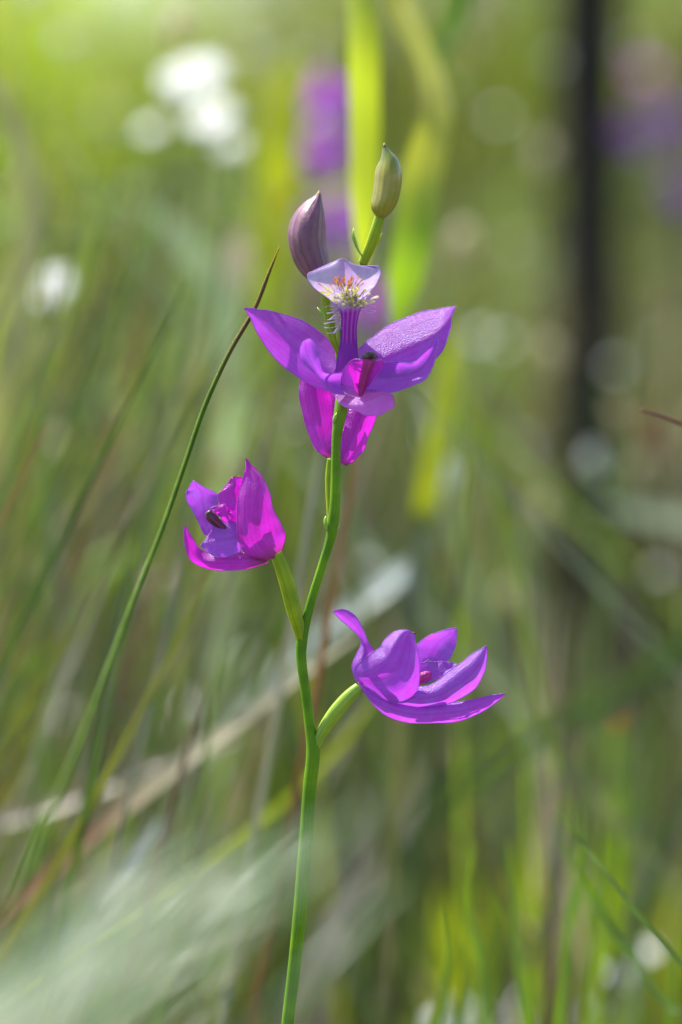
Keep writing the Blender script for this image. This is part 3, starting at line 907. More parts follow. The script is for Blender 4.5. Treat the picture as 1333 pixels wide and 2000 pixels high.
for i in range(42):
    left = i < 31
    x = random.uniform(-60, 620) if left else random.uniform(780, 1060) if i < 37 else random.uniform(1230, 1400)
    y = random.uniform(-40, 1000) if left else random.uniform(200, 1300)
    kind = random.choice(['bright green', 'bright green', 'yellowish', 'dull olive']) if left else random.choice(['dull olive', 'brown leaved', 'bright green'])
    tint = {'bright green': (0.22, 0.36, 0.03), 'yellowish': (0.36, 0.40, 0.03), 'dull olive': (0.14, 0.16, 0.05), 'brown leaved': (0.20, 0.14, 0.07)}[kind]
    herb(x, y, random.uniform(.95, 1.6) if left else random.uniform(1.85, 2.4), 9, random.uniform(.022, .042) if left else random.uniform(.035, .05), tint, kind + ' leafy herb blurred among the meadow grass', kind + ' herbs in the meadow', 300 + i)

# pale blades close to the lens (soft veil at the lower left)
veil = []
for i in range(15):
    q = i / 14
    x1, y1 = 760 - 480 * q + random.uniform(-50, 50), 1545 + 260 * random.random()
    veil.append((x1 - random.uniform(420, 900), y1 + random.uniform(380, 620), x1, y1, random.uniform(.28, .36), random.uniform(1.2, 2.8),
                 random.choice([(0.13, 0.21, 0.10), (0.16, 0.24, 0.12), (0.22, 0.28, 0.17), (0.12, 0.20, 0.08)])))
for i in range(10):
    x1, y1 = random.uniform(120, 640), random.uniform(1600, 1900)
    veil.append((x1 - random.uniform(350, 600), y1 + random.uniform(300, 480), x1, y1, random.uniform(.36, .43), random.uniform(.5, 1.1),
                 random.choice([(0.30, 0.34, 0.24), (0.36, 0.32, 0.22), (0.14, 0.20, 0.08)])))
for i, (x0, y0, x1, y1, D, w, c) in enumerate(veil):
    dx, dy = x1 - x0, y1 - y0
    blade('pale_grass_blade', 'pale soft blade reaching in front of the foot of the orchid stem', 'grass blade',
          [(x1, y1, D + .01), (x0 + dx * .72, y0 + dy * .72 - 18, D), (x0 + dx * .4, y0 + dy * .4 - 22, D), (x0, y0, D - .005), (x0 - dx * .6, y0 - dy * .75, D - .01)],
          [0.8 * mm, w * .9 * mm, w * mm, w * mm, w * mm, w * .8 * mm], c, group='pale blades close before the orchid', n=34, face=(-0.3, -0.5, 0.8))

# ------------------------------------------------------------------ leaf glints built as white flowers, then low white flowers
def glint_or_flower(x, y, D, dia, label, group=None, tilt=None, seed=0):
    r = np.random.default_rng(seed)
    c = at(x, y, D)
    gx, gy = c[0] + r.uniform(-.02, .02), c[1] + r.uniform(-.02, .02)
    root = thing('glint_or_flower', label, 'flower', np.array([gx, gy, float(ground_z(gx, gy))]), group)
    P = cr(np.array([[gx, gy, -0.01], [gx * .6 + c[0] * .4, gy * .6 + c[1] * .4, c[2] * .45], c - [0, 0, 0.002]]), 16)
    V, F, U = tube_vf(P, np.linspace(1.0, .7, 16) * mm, 7)
    mesh('stem', V, F, M_STEM, root, U)
    nrm = np.array([-0.25, -0.55, 0.75]) if tilt is None else np.asarray(tilt, float)
    nrm /= np.linalg.norm(nrm)
    a = np.cross(nrm, [0, 0, 1.0]); a /= np.linalg.norm(a)
    b = np.cross(nrm, a)
    for k in range(9):
        th = k / 9 * 2 * math.pi + r.uniform(-.1, .1)
        d = a * math.cos(th) + b * math.sin(th)
        s = np.cross(nrm, d)
        rows = []
        Rr = dia / 2 * r.uniform(.9, 1.08)
        for t, wd in [(0.12, .10), (.4, .22), (.7, .27), (.92, .18), (1.0, .05)]:
            p = c + d * Rr * t + nrm * Rr * (0.10 * math.sin(t * 2.6) - .05 * t)
            rows.append([p - s * wd * Rr, p + nrm * .02 * Rr, p + s * wd * Rr])
        V, F, U = sheet_vf(rows, 5, 8, rim=0)
        mesh('petal', V, F, M_WHITE, root, U)
    th = np.linspace(0, 1, 6)
    V, F, U = tube_vf(c + nrm * (dia * .07) * th[:, None], dia * .13 * np.sqrt(np.clip(1.02 - th ** 2, 0, 1)), 10)
    mesh('flower_eye', V, F, M_YELLOW, root, U)
    return root


glint_or_flower(378, 150, .98, .024, 'large bright glint built as a white flower beside the olive yellow blade', seed=1)  # sun glints on shiny leaves, flowers added in their place
glint_or_flower(414, 228, .96, .018, 'glint built as a white flower just under the large bright one', seed=2)
glint_or_flower(82, 566, .86, .019, 'lone bright glint built as a white flower among green grass far from the orchid buds', seed=3)
glint_or_flower(294, 252, 1.02, .0095, 'small dim glint built as a white flower next to the pair of bright ones', seed=4)
glint_or_flower(452, 285, .98, .0105, 'small dim glint built as a white flower between the bright pair and the mauve bud', seed=5)
for k, (x, y, D, d) in enumerate([(938, 655, 1.2, .012), (985, 665, 1.3, .010), (712, 1105, 1.1, .014), (372, 1375, .92, .011), (362, 1420, .95, .008), (130, 1400, 1.05, .011), (488, 1285, .98, .012), (975, 225, 1.4, .011), (1285, 1115, 1.1, .010), (1200, 715, 1.3, .009), (1025, 870, 1.3, .009), (385, 680, 1.1, .011), (572, 830, 1.0, .009), (610, 110, 1.2, .008)]):
    glint_or_flower(x, y, D, d * .62, 'tiny faint glint built as a white flower, scattered in the blurred grass', 'tiny glints built as white flowers in the grass', seed=20 + k)
for k, (x, y, D, d) in enumerate([(905, 2004, .88, .022), (1035, 1996, .90, .024), (1150, 2004, .88, .020)]):
    glint_or_flower(x, y, D, d, 'low white flower beneath the sedge tuft', 'low white flowers under the sedge', seed=60 + k, tilt=(0.1 * k, -.5, .8))
for k, (x, y, D, d) in enumerate([(1205, 1905, .85, .013), (1260, 1860, .86, .009)]):
    glint_or_flower(x, y, D, d, 'cream white flower behind the thin arching blades', 'cream flowers behind the arching blades', seed=70 + k, tilt=(-.2, -.3, .8))

# ------------------------------------------------------------------ blurred orchids behind
def far_flower(root, c, R, face, roll, seed):
    r = np.random.default_rng(seed)
    fl = empty('flower', c, root)
    n = np.asarray(face, float); n /= np.linalg.norm(n)
    a = np.cross(n, [0, 0, 1.0]); a /= np.linalg.norm(a)
    b = np.cross(a, n)
    def pet(name, ang, L, W, fwd, mat):
        d = a * math.cos(ang) + b * math.sin(ang)
        s = np.cross(n, d)
        rows = []
        for t, wd in [(0.02, .12), (.3, .8), (.55, 1.0), (.8, .6), (1.0, .03)]:
            p = c + d * L * t + n * (fwd * L * t * (1 - .3 * t))
            rows.append([p - s * W * wd * .5 + n * .06 * L, p, p + s * W * wd * .5 + n * .06 * L])
        V, F, U = sheet_vf(rows, 7, 14, rim=0)
        mesh(name, V, F, mat, fl, U)
    for k, an in enumerate((20, 160, 270)):
        pet('sepal', math.radians(an + roll + r.uniform(-8, 8)), R, R * .5, .35, M_PINK if seed > 45 else M_SEPAL)
    for k, an in enumerate((-25, 205)):
        pet('petal', math.radians(an + roll + r.uniform(-8, 8)), R * .85, R * .38, .6, M_PETAL)
    pet('lip', math.radians(90 + roll), R * .85, R * .5, .3, M_PINK)


def far_orchid(label, flowers, D, seed):
    r = np.random.default_rng(seed)
    pts = [at(x, y, D + dd) for x, y, dd, R in flowers]
    low = pts[-1]
    gx, gy = low[0] + .01, low[1] + .015
    root = thing('orchid', label, 'orchid', np.array([gx, gy, float(ground_z(gx, gy))]))
    path = np.array([[gx, gy, -.01], [gx, gy, low[2] * .5]] + [p + np.array([.008, .012, 0]) for p in pts[::-1]] + [pts[0] + np.array([0.004, .01, .03])])
    V, F, U = tube_vf(cr(path, 40), np.linspace(1.6, .8, 40) * mm, 8)
    mesh('stem', V, F, M_STEM, root, U)
    for i, (p, (x, y, dd, R)) in enumerate(zip(pts, flowers)):
        far_flower(root, p, R, (r.uniform(-.4, .4), -1, .25), r.uniform(-15, 15), seed * 10 + i)
        V, F, U = tube_vf(cr(np.array([p + [.008, .012, -.012], p + [.004, .008, -.004], p]), 8), np.full(8, .9) * mm, 7)
        mesh('pedicel', V, F, M_OVARY, root, U)
    return root


far_orchid('blurred purple orchid behind the two buds, half covered by the lime blade', [(640, 215, 0, .018), (632, 305, .02, .016), (664, 435, 0, .018), (725, 610, .03, .016)], 1.08, 3)
far_orchid('blurred purple orchid beyond the dark sapling, away from the sharp flowers', [(1262, 150, .05, .011), (1250, 262, 0, .017), (1335, 235, .0, .014), (1340, 370, 0, .016)], 1.65, 5)

# ------------------------------------------------------------------ THE ORCHID
foot = S((540, 2160, 0))
gx, gy = foot[0] - .006, foot[1] - .02
ORCHID = thing('orchid', 'sharp upright orchid with violet flowers and two buds on a green stem', 'orchid', np.array([gx, gy, float(ground_z(gx, gy))]))


def ptube(name, pts, mat, parent, n=40, seg=12, rib=0.0, nrib=6, flat=1.0):
    c = cr(np.asarray(pts, float), n)
    V, F, U = tube_vf(c[:, :3], np.maximum(c[:, 3], 0.3), seg, rib, nrib, flat)
    return mesh(name, S(V), F, mat, parent, U)


def psheet(name, rows, mat, parent, **kw):
    V, F, U = sheet_vf(rows, **kw)
    return mesh(name, S(V), F, mat, parent, U)


# stem: above-frame part in pixels, the foot continued to the soil
sp = np.array([(562, 2000, 0, 12), (574, 1900, 0, 12.5), (586, 1780, 0, 13), (597, 1650, 0, 13.5), (605, 1540, 0, 13), (612, 1470, 0, 13.5), (606, 1420, 0, 10.5), (597, 1350, 0, 9.5), (589, 1290, 0, 10), (590, 1250, 0, 11), (598, 1215, 0, 9), (611, 1165, 0, 8.5), (628, 1110, 0, 8.5), (643, 1062, 0, 9), (650, 1030, 0, 11), (655, 980, 0, 10.5), (656, 930, 0, 9.5), (657, 870, 0, 9), (661, 830, 0, 11), (667, 795, -6, 13), (667, 755, -22, 10), (662, 710, -30, 8), (668, 660, -32, 7.5), (684, 600, -32, 7), (700, 550, -30, 7), (711, 512, -28, 8)], float)
W_ = S(sp[:, :3])
g0 = np.array([ORCHID.location.x, ORCHID.location.y, -0.012])
below = np.array([g0 + (W_[0] - g0) * t + np.array([-.004, 0, 0]) * math.sin(t * math.pi) for t in np.linspace(0, 0.94, 12)])
path = cr(np.concatenate([below, W_]), 170)
rad = cr(np.concatenate([np.linspace(17, 12, 12), sp[:, 3]])[:, None], 170)[:, 0] * PX
V, F, U = tube_vf(path, rad, 16, rib=0.03, nrib=5)
mesh('stem', V, F, M_STEM, ORCHID, U)

# --- large open flower
FA = empty('flower', S((680, 720, 0)), ORCHID)
psheet('sepal', [
    [(664, 702, -30), (660, 712, -16), (656, 726, -4), (655, 744, -2), (656, 764, 1)],
    [(648, 671, -50), (640, 690, -30), (628, 713, -12), (624, 738, -9), (630, 761, -5)],
    [(619, 644, -54), (607, 664, -33), (590, 693, -14), (585, 718, -11), (588, 740, -6)],
    [(584, 623, -50), (574, 641, -30), (560, 666, -12), (552, 690, -9), (551, 713, -5)],
    [(535, 609, -35), (531, 623, -20), (524, 641, -6), (519, 660, -4), (519, 677, -1)],
    [(505, 604, -13), (504, 611, -5), (501, 620, 2), (499, 631, 3), (498, 640, 5)],
    [(488, 602, 1), (488, 605, 4), (487, 609, 7), (486, 614, 7), (487, 617, 8)],
    [(476, 601, 10)]], M_SEPAL, FA, ruffle=1.2, seed=1, bump=0.8)
psheet('sepal', [
    [(700, 682, -23), (701, 692, -13), (703, 702, -4), (705, 714, -3), (708, 727, 0)],
    [(725, 660, -44), (733, 678, -27), (745, 700, -12), (757, 718, -10), (766, 737, -6)],
    [(767, 631, -56), (774, 652, -34), (786, 682, -14), (796, 706, -11), (802, 730, -6)],
    [(820, 610, -53), (824, 632, -32), (832, 662, -12), (838, 686, -9), (844, 708, -4)],
    [(855, 603, -38), (857, 620, -21), (860, 643, -6), (864, 664, -4), (867, 680, 0)],
    [(876, 600, -16), (877, 608, -7), (879, 619, 2), (880, 632, 3), (880, 643, 5)],
    [(885, 599, 0), (885, 602, 4), (885, 606, 7), (884, 611, 7), (884, 615, 8)],
    [(892, 598, 10)]], M_SEPAL, FA, ruffle=1.2, seed=2, bump=0.8)
psheet('petal', [
    [(670, 728, 8), (667, 736, 6), (666, 745, 6), (668, 757, 10), (675, 771, 18)],
    [(646, 730, 22), (644, 738, 17), (643, 746, 17), (647, 757, 22), (655, 769, 30)],
    [(633, 726, 34), (629, 731, 28), (627, 738, 28), (630, 748, 32), (638, 758, 40)],
    [(626, 708, 44), (619, 712, 37), (615, 719, 36), (615, 727, 40), (620, 735, 48)],
    [(623, 692, 48), (613, 694, 40), (606, 702, 39), (603, 710, 42), (604, 720, 48)],
    [(619, 678, 49), (609, 678, 42), (598, 686, 41), (590, 694, 43), (588, 703, 48)],
    [(614, 668, 49), (606, 667, 44), (596, 671, 44), (589, 677, 46), (586, 684, 48)],
    [(607, 662, 49), (602, 662, 48), (596, 665, 48), (592, 668, 48), (589, 673, 48)]], M_PETAL, FA, ruffle=0.8, seed=3)
psheet('petal', [
    [(698, 724, 6), (698, 735, 2), (698, 745, 2), (699, 755, 5), (700, 766, 12)],
    [(742, 710, 12), (740, 722, 3), (738, 738, 2), (737, 754, 8), (738, 769, 20)],
    [(778, 707, 16), (779, 718, 7), (778, 734, 6), (776, 750, 14), (774, 765, 28)],
    [(803, 710, 22), (803, 718, 16), (802, 731, 16), (802, 742, 24), (803, 754, 38)],
    [(821, 697, 30), (824, 705, 25), (827, 716, 25), (830, 728, 32), (832, 741, 46)],
    [(835, 682, 38), (839, 687, 34), (842, 695, 34), (845, 704, 39), (846, 714, 50)],
    [(847, 664, 46), (850, 667, 43), (852, 672, 43), (854, 677, 45), (855, 683, 52)],
    [(856, 653, 50)]], M_PETAL, FA, ruffle=1.3, seed=4)
psheet('sepal', [
    [(668, 752, 4), (661, 758, 4), (655, 766, 8), (654, 771, 14), (656, 777, 18)],
    [(690, 756, 6), (680, 770, 14), (670, 782, 26), (667, 788, 32), (670, 792, 34)],
    [(710, 760, 8), (704, 774, 24), (697, 786, 42), (692, 795, 46), (694, 801, 44)],
    [(728, 762, 14), (728, 772, 34), (724, 780, 54), (716, 796, 56), (718, 812, 50)],
    [(744, 764, 22), (748, 767, 42), (746, 770, 58), (740, 788, 60), (742, 810, 54)],
    [(756, 767, 34), (761, 768, 48), (762, 771, 58), (760, 784, 60), (762, 800, 56)],
    [(763, 770, 44), (767, 772, 52), (769, 776, 56), (771, 784, 58), (772, 792, 56)]], M_PINK, FA, ruffle=1.0, seed=5, nu=25)
lipo = psheet('lip', [
    [(656, 772, 0), (668, 774, 3), (680, 775, 4), (690, 774, 3), (702, 770, 0)],
    [(655, 730, -2), (668, 733, 3), (680, 734, 5), (692, 732, 3), (704, 726, -2)],
    [(661, 692, 0), (670, 696, 8), (680, 697, 12), (690, 695, 8), (699, 686, 0)],
    [(666, 668, 2), (673, 670, 11), (681, 671, 14), (690, 669, 11), (697, 664, 2)],
    [(667, 640, 6), (674, 640, 16), (682, 640, 19), (690, 640, 16), (697, 639, 6)],
    [(667, 615, 11), (675, 614, 21), (684, 613, 24), (693, 613, 21), (701, 613, 11)],
    [(658, 598, 16), (672, 595, 25), (684, 593, 28), (697, 594, 25), (709, 595, 16)],
    [(637, 579, 19), (660, 574, 28), (682, 571, 32), (704, 571, 28), (723, 570, 19)],
    [(615, 563, 20), (647, 556, 29), (678, 550, 34), (710, 552, 29), (735, 556, 20)],
    [(603, 548, 20), (637, 538, 28), (674, 528, 34), (713, 533, 28), (742, 540, 20)],
    [(601, 537, 19), (635, 525, 25), (672, 516, 32), (712, 521, 25), (744, 529, 19)],
    [(604, 533, 18), (622, 520, 17), (646, 514, 20), (660, 516, 26), (671, 506, 30), (684, 513, 26), (697, 518, 20), (718, 512, 17), (739, 519, 18)][::2]], M_LIP, FA, nu=41, nv=45, ruffle=0.5, seed=6)

# bristles of the lip
hair_parts = {'crest_bristles': [], 'club_hairs': [], 'fringe_hairs': []}
hair_tints = {'crest_bristles': [], 'club_hairs': [], 'fringe_hairs': []}


def hair(key, p0, p1, bend, r0, r1, club, ca, cb, seg=6):
    p0, p1, bend = (np.asarray(q, float) for q in (p0, p1, bend))
    c = cr(np.array([p0, (p0 + p1) / 2 + bend, p1]), 9)
    rr = np.interp(np.linspace(0, 1, 9), [0, .6, .85, 1], [r0, r1, club, club * .5])
    V, F, U = tube_vf(c, rr, seg)
    hair_parts[key].append((V, F, U))
    k = np.repeat(np.linspace(0, 1, 9), seg)[:, None]
    k = np.clip((k - .35) / .4, 0, 1)
    hair_tints[key].append(np.asarray(ca)[None] * (1 - k) + np.asarray(cb)[None] * k)


rr = random.Random(5)
for i in range(34):                                         # orange-tipped crest
    x = rr.gauss(676, 10); y = rr.uniform(548, 566)
    dx = (x - 676) * 0.55
    hair('crest_bristles', (x, y + 4, 32), (x + dx + rr.uniform(-2, 2), y - rr.uniform(7, 14), 46 + rr.uniform(8, 26)), (0, -1, 3), .9, .7, 1.5,
         (0.75, 0.62, 0.30), rr.choice([(0.80, 0.40, 0.04), (0.85, 0.55, 0.08), (0.75, 0.30, 0.03)]))
for i in range(72):                                         # yellow white clubs
    x = rr.gauss(686, 12); y = rr.uniform(575, 604)
    dx = (x - 684) * 0.7
    hair('club_hairs', (x, y, 28), (x + dx + rr.uniform(-3, 3), y - rr.uniform(6, 18), 48 + rr.uniform(10, 40)), (0, -2, 3), 1.2, 1.4, rr.uniform(2.1, 3.3),
         (0.88, 0.84, 0.80), rr.choice([(0.94, 0.90, 0.50), (0.95, 0.93, 0.72), (0.92, 0.85, 0.30)]))
for i in range(15):                                         # thin fringe
    y = rr.uniform(582, 650)
    hair('fringe_hairs', (666 + rr.uniform(-2, 4), y, 14), (642 + rr.uniform(-10, 12), y + rr.uniform(-8, 16), 20 + rr.uniform(-8, 20)), (0, rr.uniform(-4, 4), 3), .55, .45, rr.choice([.5, 1.1]),
         (0.55, 0.35, 0.70), (0.66, 0.52, 0.80))
for i in range(11):
    y = rr.uniform(575, 608)
    hair('fringe_hairs', (703 + rr.uniform(-4, 2), y, 16), (722 + rr.uniform(-6, 14), y + rr.uniform(-18, 12), 24 + rr.uniform(-8, 20)), (0, rr.uniform(-4, 4), 3), .55, .45, rr.choice([.5, 1.0]),
         (0.60, 0.42, 0.75), (0.80, 0.70, 0.80))
for k in hair_parts:
    V, F, U = join(hair_parts[k])
    o = mesh(k, S(V), F, M_HAIR, FA, U, np.concatenate(hair_tints[k]))
    o['kind'] = 'stuff'

# column with wings and anther cap
ptube('column', [(704, 772, 24, 4), (707, 760, 30, 8), (711, 742, 40, 9.5), (716, 724, 50, 10.5), (721, 708, 58, 12), (724, 700, 61, 11)], M_COLUMN, FA, n=26, seg=16)
psheet('column_wing', [
    [(690, 757, 28), (697, 765, 29), (703, 772, 28)],
    [(688, 744, 33), (698, 752, 34), (709, 758, 34)],
    [(683, 730, 39), (696, 736, 42), (711, 740, 43)],
    [(679, 716, 44), (694, 720, 48), (712, 724, 50)],
    [(684, 706, 48), (697, 708, 52), (712, 711, 54)],
    [(694, 701, 51), (702, 702, 54), (710, 704, 56)]], M_WING, FA, nu=13, nv=19)
psheet('column_wing', [
    [(716, 756, 34), (718, 756, 34), (721, 754, 33)],
    [(719, 742, 42), (727, 740, 41), (734, 736, 38)],
    [(724, 726, 48), (736, 725, 47), (745, 722, 44)],
    [(728, 714, 53), (741, 712, 51), (750, 709, 47)],
    [(731, 706, 55), (739, 703, 54), (747, 702, 51)]], M_WING, FA, nu=13, nv=19)
th = np.linspace(0, 1, 12)
capc = np.stack([708 + 30 * th, 700 - 6 * np.sin(th * math.pi) - 1 * th, 62 + 6 * np.sin(th * math.pi)], -1)
V, F, U = tube_vf(capc, 7.5 * np.sqrt(np.clip(1.0 - (2 * th - 1) ** 2, 0.03, 1)), 14)
mesh('anther_cap', S(V), F, M_CAP, FA, U)

# --- half hidden flower behind the stem
FB = empty('flower', S((652, 890, -18)), ORCHID)
psheet('sepal', [
    [(641, 895, -24), (646, 892, -20), (650, 890, -18), (653, 888, -20), (655, 884, -24)],
    [(618, 879, -34), (628, 878, -26), (637, 874, -24), (646, 868, -26), (654, 860, -30)],
    [(604, 850, -44), (616, 850, -33), (630, 848, -30), (642, 842, -32), (653, 834, -36)],
    [(592, 810, -50), (606, 812, -38), (622, 811, -34), (638, 808, -36), (651, 804, -42)],
    [(585, 772, -54), (598, 774, -44), (614, 775, -40), (632, 775, -42), (648, 774, -48)],
    [(587, 742, -56), (597, 744, -48), (612, 746, -45), (628, 748, -46), (643, 750, -52)],
    [(600, 710, -56), (608, 712, -50), (616, 714, -48), (624, 716, -50), (632, 718, -54)],
    [(622, 680, -56)]], M_MAGENTA, FB, ruffle=1.5, seed=8)
psheet('sepal', [
    [(662, 886, -24), (660, 893, -18), (662, 900, -16), (667, 905, -18), (674, 909, -22)],
    [(666, 866, -28), (668, 878, -20), (673, 888, -18), (681, 896, -20), (692, 900, -26)],
    [(668, 846, -32), (675, 856, -24), (684, 866, -20), (696, 874, -24), (710, 880, -32)],
    [(672, 826, -36), (682, 834, -27), (694, 841, -24), (708, 846, -28), (721, 851, -36)],
    [(678, 804, -40), (690, 810, -31), (704, 814, -28), (718, 817, -32), (733, 821, -40)],
    [(690, 780, -44), (702, 784, -36), (714, 788, -34), (728, 792, -37), (741, 798, -44)],
    [(708, 758, -48), (716, 760, -42), (724, 764, -40), (732, 768, -43), (740, 774, -48)],
    [(728, 742, -50)]], M_MAGENTA, FB, ruffle=1.5, seed=9)
psheet('petal', [
    [(648, 884, -26), (656, 884, -24), (664, 884, -26)],
    [(640, 850, -40), (656, 846, -36), (672, 850, -40)],
    [(636, 806, -54), (657, 802, -48), (678, 806, -54)],
    [(642, 770, -62), (658, 766, -58), (674, 770, -62)],
    [(659, 738, -66)]], M_MAGENTA, FB, ruffle=1.5, seed=10)
ptube('ovary', [(648, 1034, -6, 6), (647, 1015, -12, 7.5), (646, 985, -16, 8.5), (645, 950, -18, 9), (645, 920, -18, 8.5), (648, 896, -18, 9)], M_OVARY, ORCHID, rib=0.08)
ptube('bract', [(641, 1036, 4, 3), (637, 1024, 7, 4), (636, 1014, 8, 3), (637, 1008, 8, .6)], M_BRACT, ORCHID, n=12, seg=8)
ptube('bract', [(656, 1038, 4, 3), (661, 1030, 6, 3), (663, 1024, 6, .6)], M_BRACT, ORCHID, n=12, seg=8)
ptube('bract', [(653, 826, 6, 3), (655, 816, 9, 4.5), (658, 806, 9, .6)], M_BRACT, ORCHID, n=12, seg=8)

# --- magenta flower on the side branch
FC = empty('flower', S((547, 1081, 0)), ORCHID)
psheet('petal', [                                           # rear petal, pale
    [(430, 1056, -22), (422, 1050, -24), (414, 1046, -24), (406, 1046, -22), (400, 1045, -18)],
    [(421, 1028, -26), (413, 1024, -30), (404, 1022, -30), (396, 1024, -28), (391, 1027, -22)],
    [(424, 1000, -30), (412, 997, -36), (399, 997, -37), (388, 1000, -34), (381, 1005, -26)],
    [(428, 976, -32), (412, 975, -39), (396, 976, -40), (380, 978, -36), (367, 981, -28)],
    [(424, 965, -32), (410, 962, -38), (394, 961, -39), (378, 962, -36), (364, 962, -30)],
    [(402, 953, -33), (394, 950, -36), (385, 949, -36), (376, 951, -34), (369, 953, -31)],
    [(378, 938, -32)]], M_PETAL, FC, ruffle=1.2, seed=11)
psheet('lip', [                                             # furled lip behind the front sepal
    [(470, 1040, -14), (482, 1038, -10), (496, 1035, -10), (508, 1036, -14), (516, 1040, -18)],
    [(446, 1008, -14), (462, 1006, -6), (480, 1004, -6), (494, 1006, -10), (504, 1010, -16)],
    [(430, 986, -14), (446, 982, -6), (464, 980, -4), (480, 980, -8), (492, 984, -14)],
    [(428, 965, -16), (440, 958, -8), (456, 956, -4), (472, 956, -8), (484, 960, -14)],
    [(442, 948, -14), (450, 943, -8), (460, 941, -6), (470, 941, -8), (480, 944, -12)],
    [(453, 932, -10), (459, 930, -7), (465, 932, -7), (471, 932, -8), (478, 933, -10)]], M_MAGENTA, FC, ruffle=2.5, seed=12)
psheet('sepal', [                                           # long lower sepal
    [(512, 1082, 4), (518, 1090, 10), (522, 1095, 12), (524, 1098, 10), (524, 1100, 4)],
    [(470, 1076, -4), (474, 1090, 12), (477, 1100, 16), (478, 1108, 12), (478, 1112, 2)],
    [(434, 1078, -6), (434, 1090, 10), (435, 1100, 14), (435, 1108, 10), (434, 1114, 0)],
    [(409, 1080, -6), (405, 1090, 8), (402, 1098, 12), (400, 1104, 8), (398, 1108, 0)],
    [(393, 1074, -4), (387, 1081, 6), (383, 1088, 10), (379, 1094, 7), (376, 1097, 0)],
    [(382, 1060, 0), (376, 1065, 8), (371, 1070, 11), (367, 1074, 9), (364, 1077, 4)],
    [(371, 1042, 4), (368, 1046, 9), (365, 1050, 11), (362, 1053, 9), (360, 1055, 6)],
    [(364, 1030, 8), (363, 1031, 9), (362, 1033, 10), (361, 1034, 9), (360, 1035, 8)],
    [(362, 1024, 9)]], M_MAGENTA, FC, ruffle=0.8, seed=13)
psheet('petal', [                                           # violet inner petal facing up
    [(470, 1078, 4), (472, 1064, 2), (474, 1050, 2), (472, 1036, 0), (466, 1024, -4)],
    [(460, 1082, 16), (460, 1066, 12), (460, 1050, 10), (458, 1034, 4), (452, 1017, -6)],
    [(446, 1086, 24), (444, 1070, 20), (444, 1052, 16), (442, 1034, 8), (438, 1013, -4)],
    [(430, 1089, 26), (426, 1074, 23), (425, 1056, 18), (425, 1038, 10), (424, 1017, 0)],
    [(412, 1082, 24), (410, 1072, 21), (409, 1060, 18), (411, 1046, 12), (415, 1032, 6)],
    [(400, 1073, 22), (399, 1068, 20), (399, 1062, 18), (402, 1055, 15), (406, 1048, 12)],
    [(391, 1066, 20)]], M_PETAL, FC, ruffle=1.5, seed=14)
ptube('column', [(440, 1034, 0, 7), (426, 1022, 2, 9), (415, 1012, 6, 11), (409, 1004, 8, 9), (407, 998, 9, 3)], M_COLUMN_DARK, FC, n=22, seg=14)
V, F, U = tube_vf(np.stack([np.linspace(402, 414, 9), np.linspace(1006, 997, 9), np.full(9, 14.0)], -1), 4.2 * np.sqrt(np.clip(1 - np.linspace(-1, 1, 9) ** 2, .04, 1)), 10)
mesh('anther_cap', S(V), F, M_CAP, FC, U)
psheet('column_wing', [
    [(440, 1022, 2), (448, 1016, 4), (456, 1010, 2)],
    [(430, 1010, 8), (440, 1002, 6), (448, 996, 0)],
    [(420, 1000, 12), (430, 994, 6), (438, 986, -2)],
    [(412, 992, 10), (420, 989, 6), (428, 988, 0)]], M_WING, FC, nu=13, nv=17, ruffle=3.5, seed=15)
psheet('sepal', [                                           # large near sepal, back towards the lens
    [(512, 1096, 8), (524, 1094, 14), (536, 1090, 16), (545, 1084, 13), (552, 1075, 6)],
    [(480, 1082, 14), (498, 1078, 24), (517, 1071, 27), (539, 1064, 22), (557, 1054, 4)],
    [(466, 1052, 18), (484, 1050, 28), (505, 1046, 32), (528, 1042, 26), (556, 1036, 2)],
    [(463, 1020, 18), (480, 1018, 28), (501, 1016, 33), (524, 1014, 26), (544, 1014, 2)],
    [(464, 988, 16), (480, 987, 25), (501, 986, 30), (520, 986, 22), (533, 990, 0)],
    [(469, 956, 12), (482, 955, 19), (500, 956, 24), (516, 957, 17), (526, 960, 0)],
    [(476, 930, 8), (485, 929, 12), (497, 929, 15), (508, 931, 10), (514, 933, -2)],
    [(480, 914, 4), (485, 913, 6), (490, 913, 7), (495, 914, 4), (500, 916, -2)],
    [(481, 903, 2), (483, 903, 2), (485, 903, 2), (487, 903, 1), (488, 904, 0)],
    [(480, 893, 0)]], M_MAGENTA, FC, ruffle=1.6, seed=16, bump=1.4, nu=25)
ptube('ovary', [(590, 1252, 0, 10), (583, 1222, 3, 13), (574, 1190, 5, 15), (564, 1150, 6, 15.5), (554, 1118, 6, 14.5), (545, 1094, 6, 13), (539, 1082, 6, 12)], M_OVARY, ORCHID, rib=0.07)

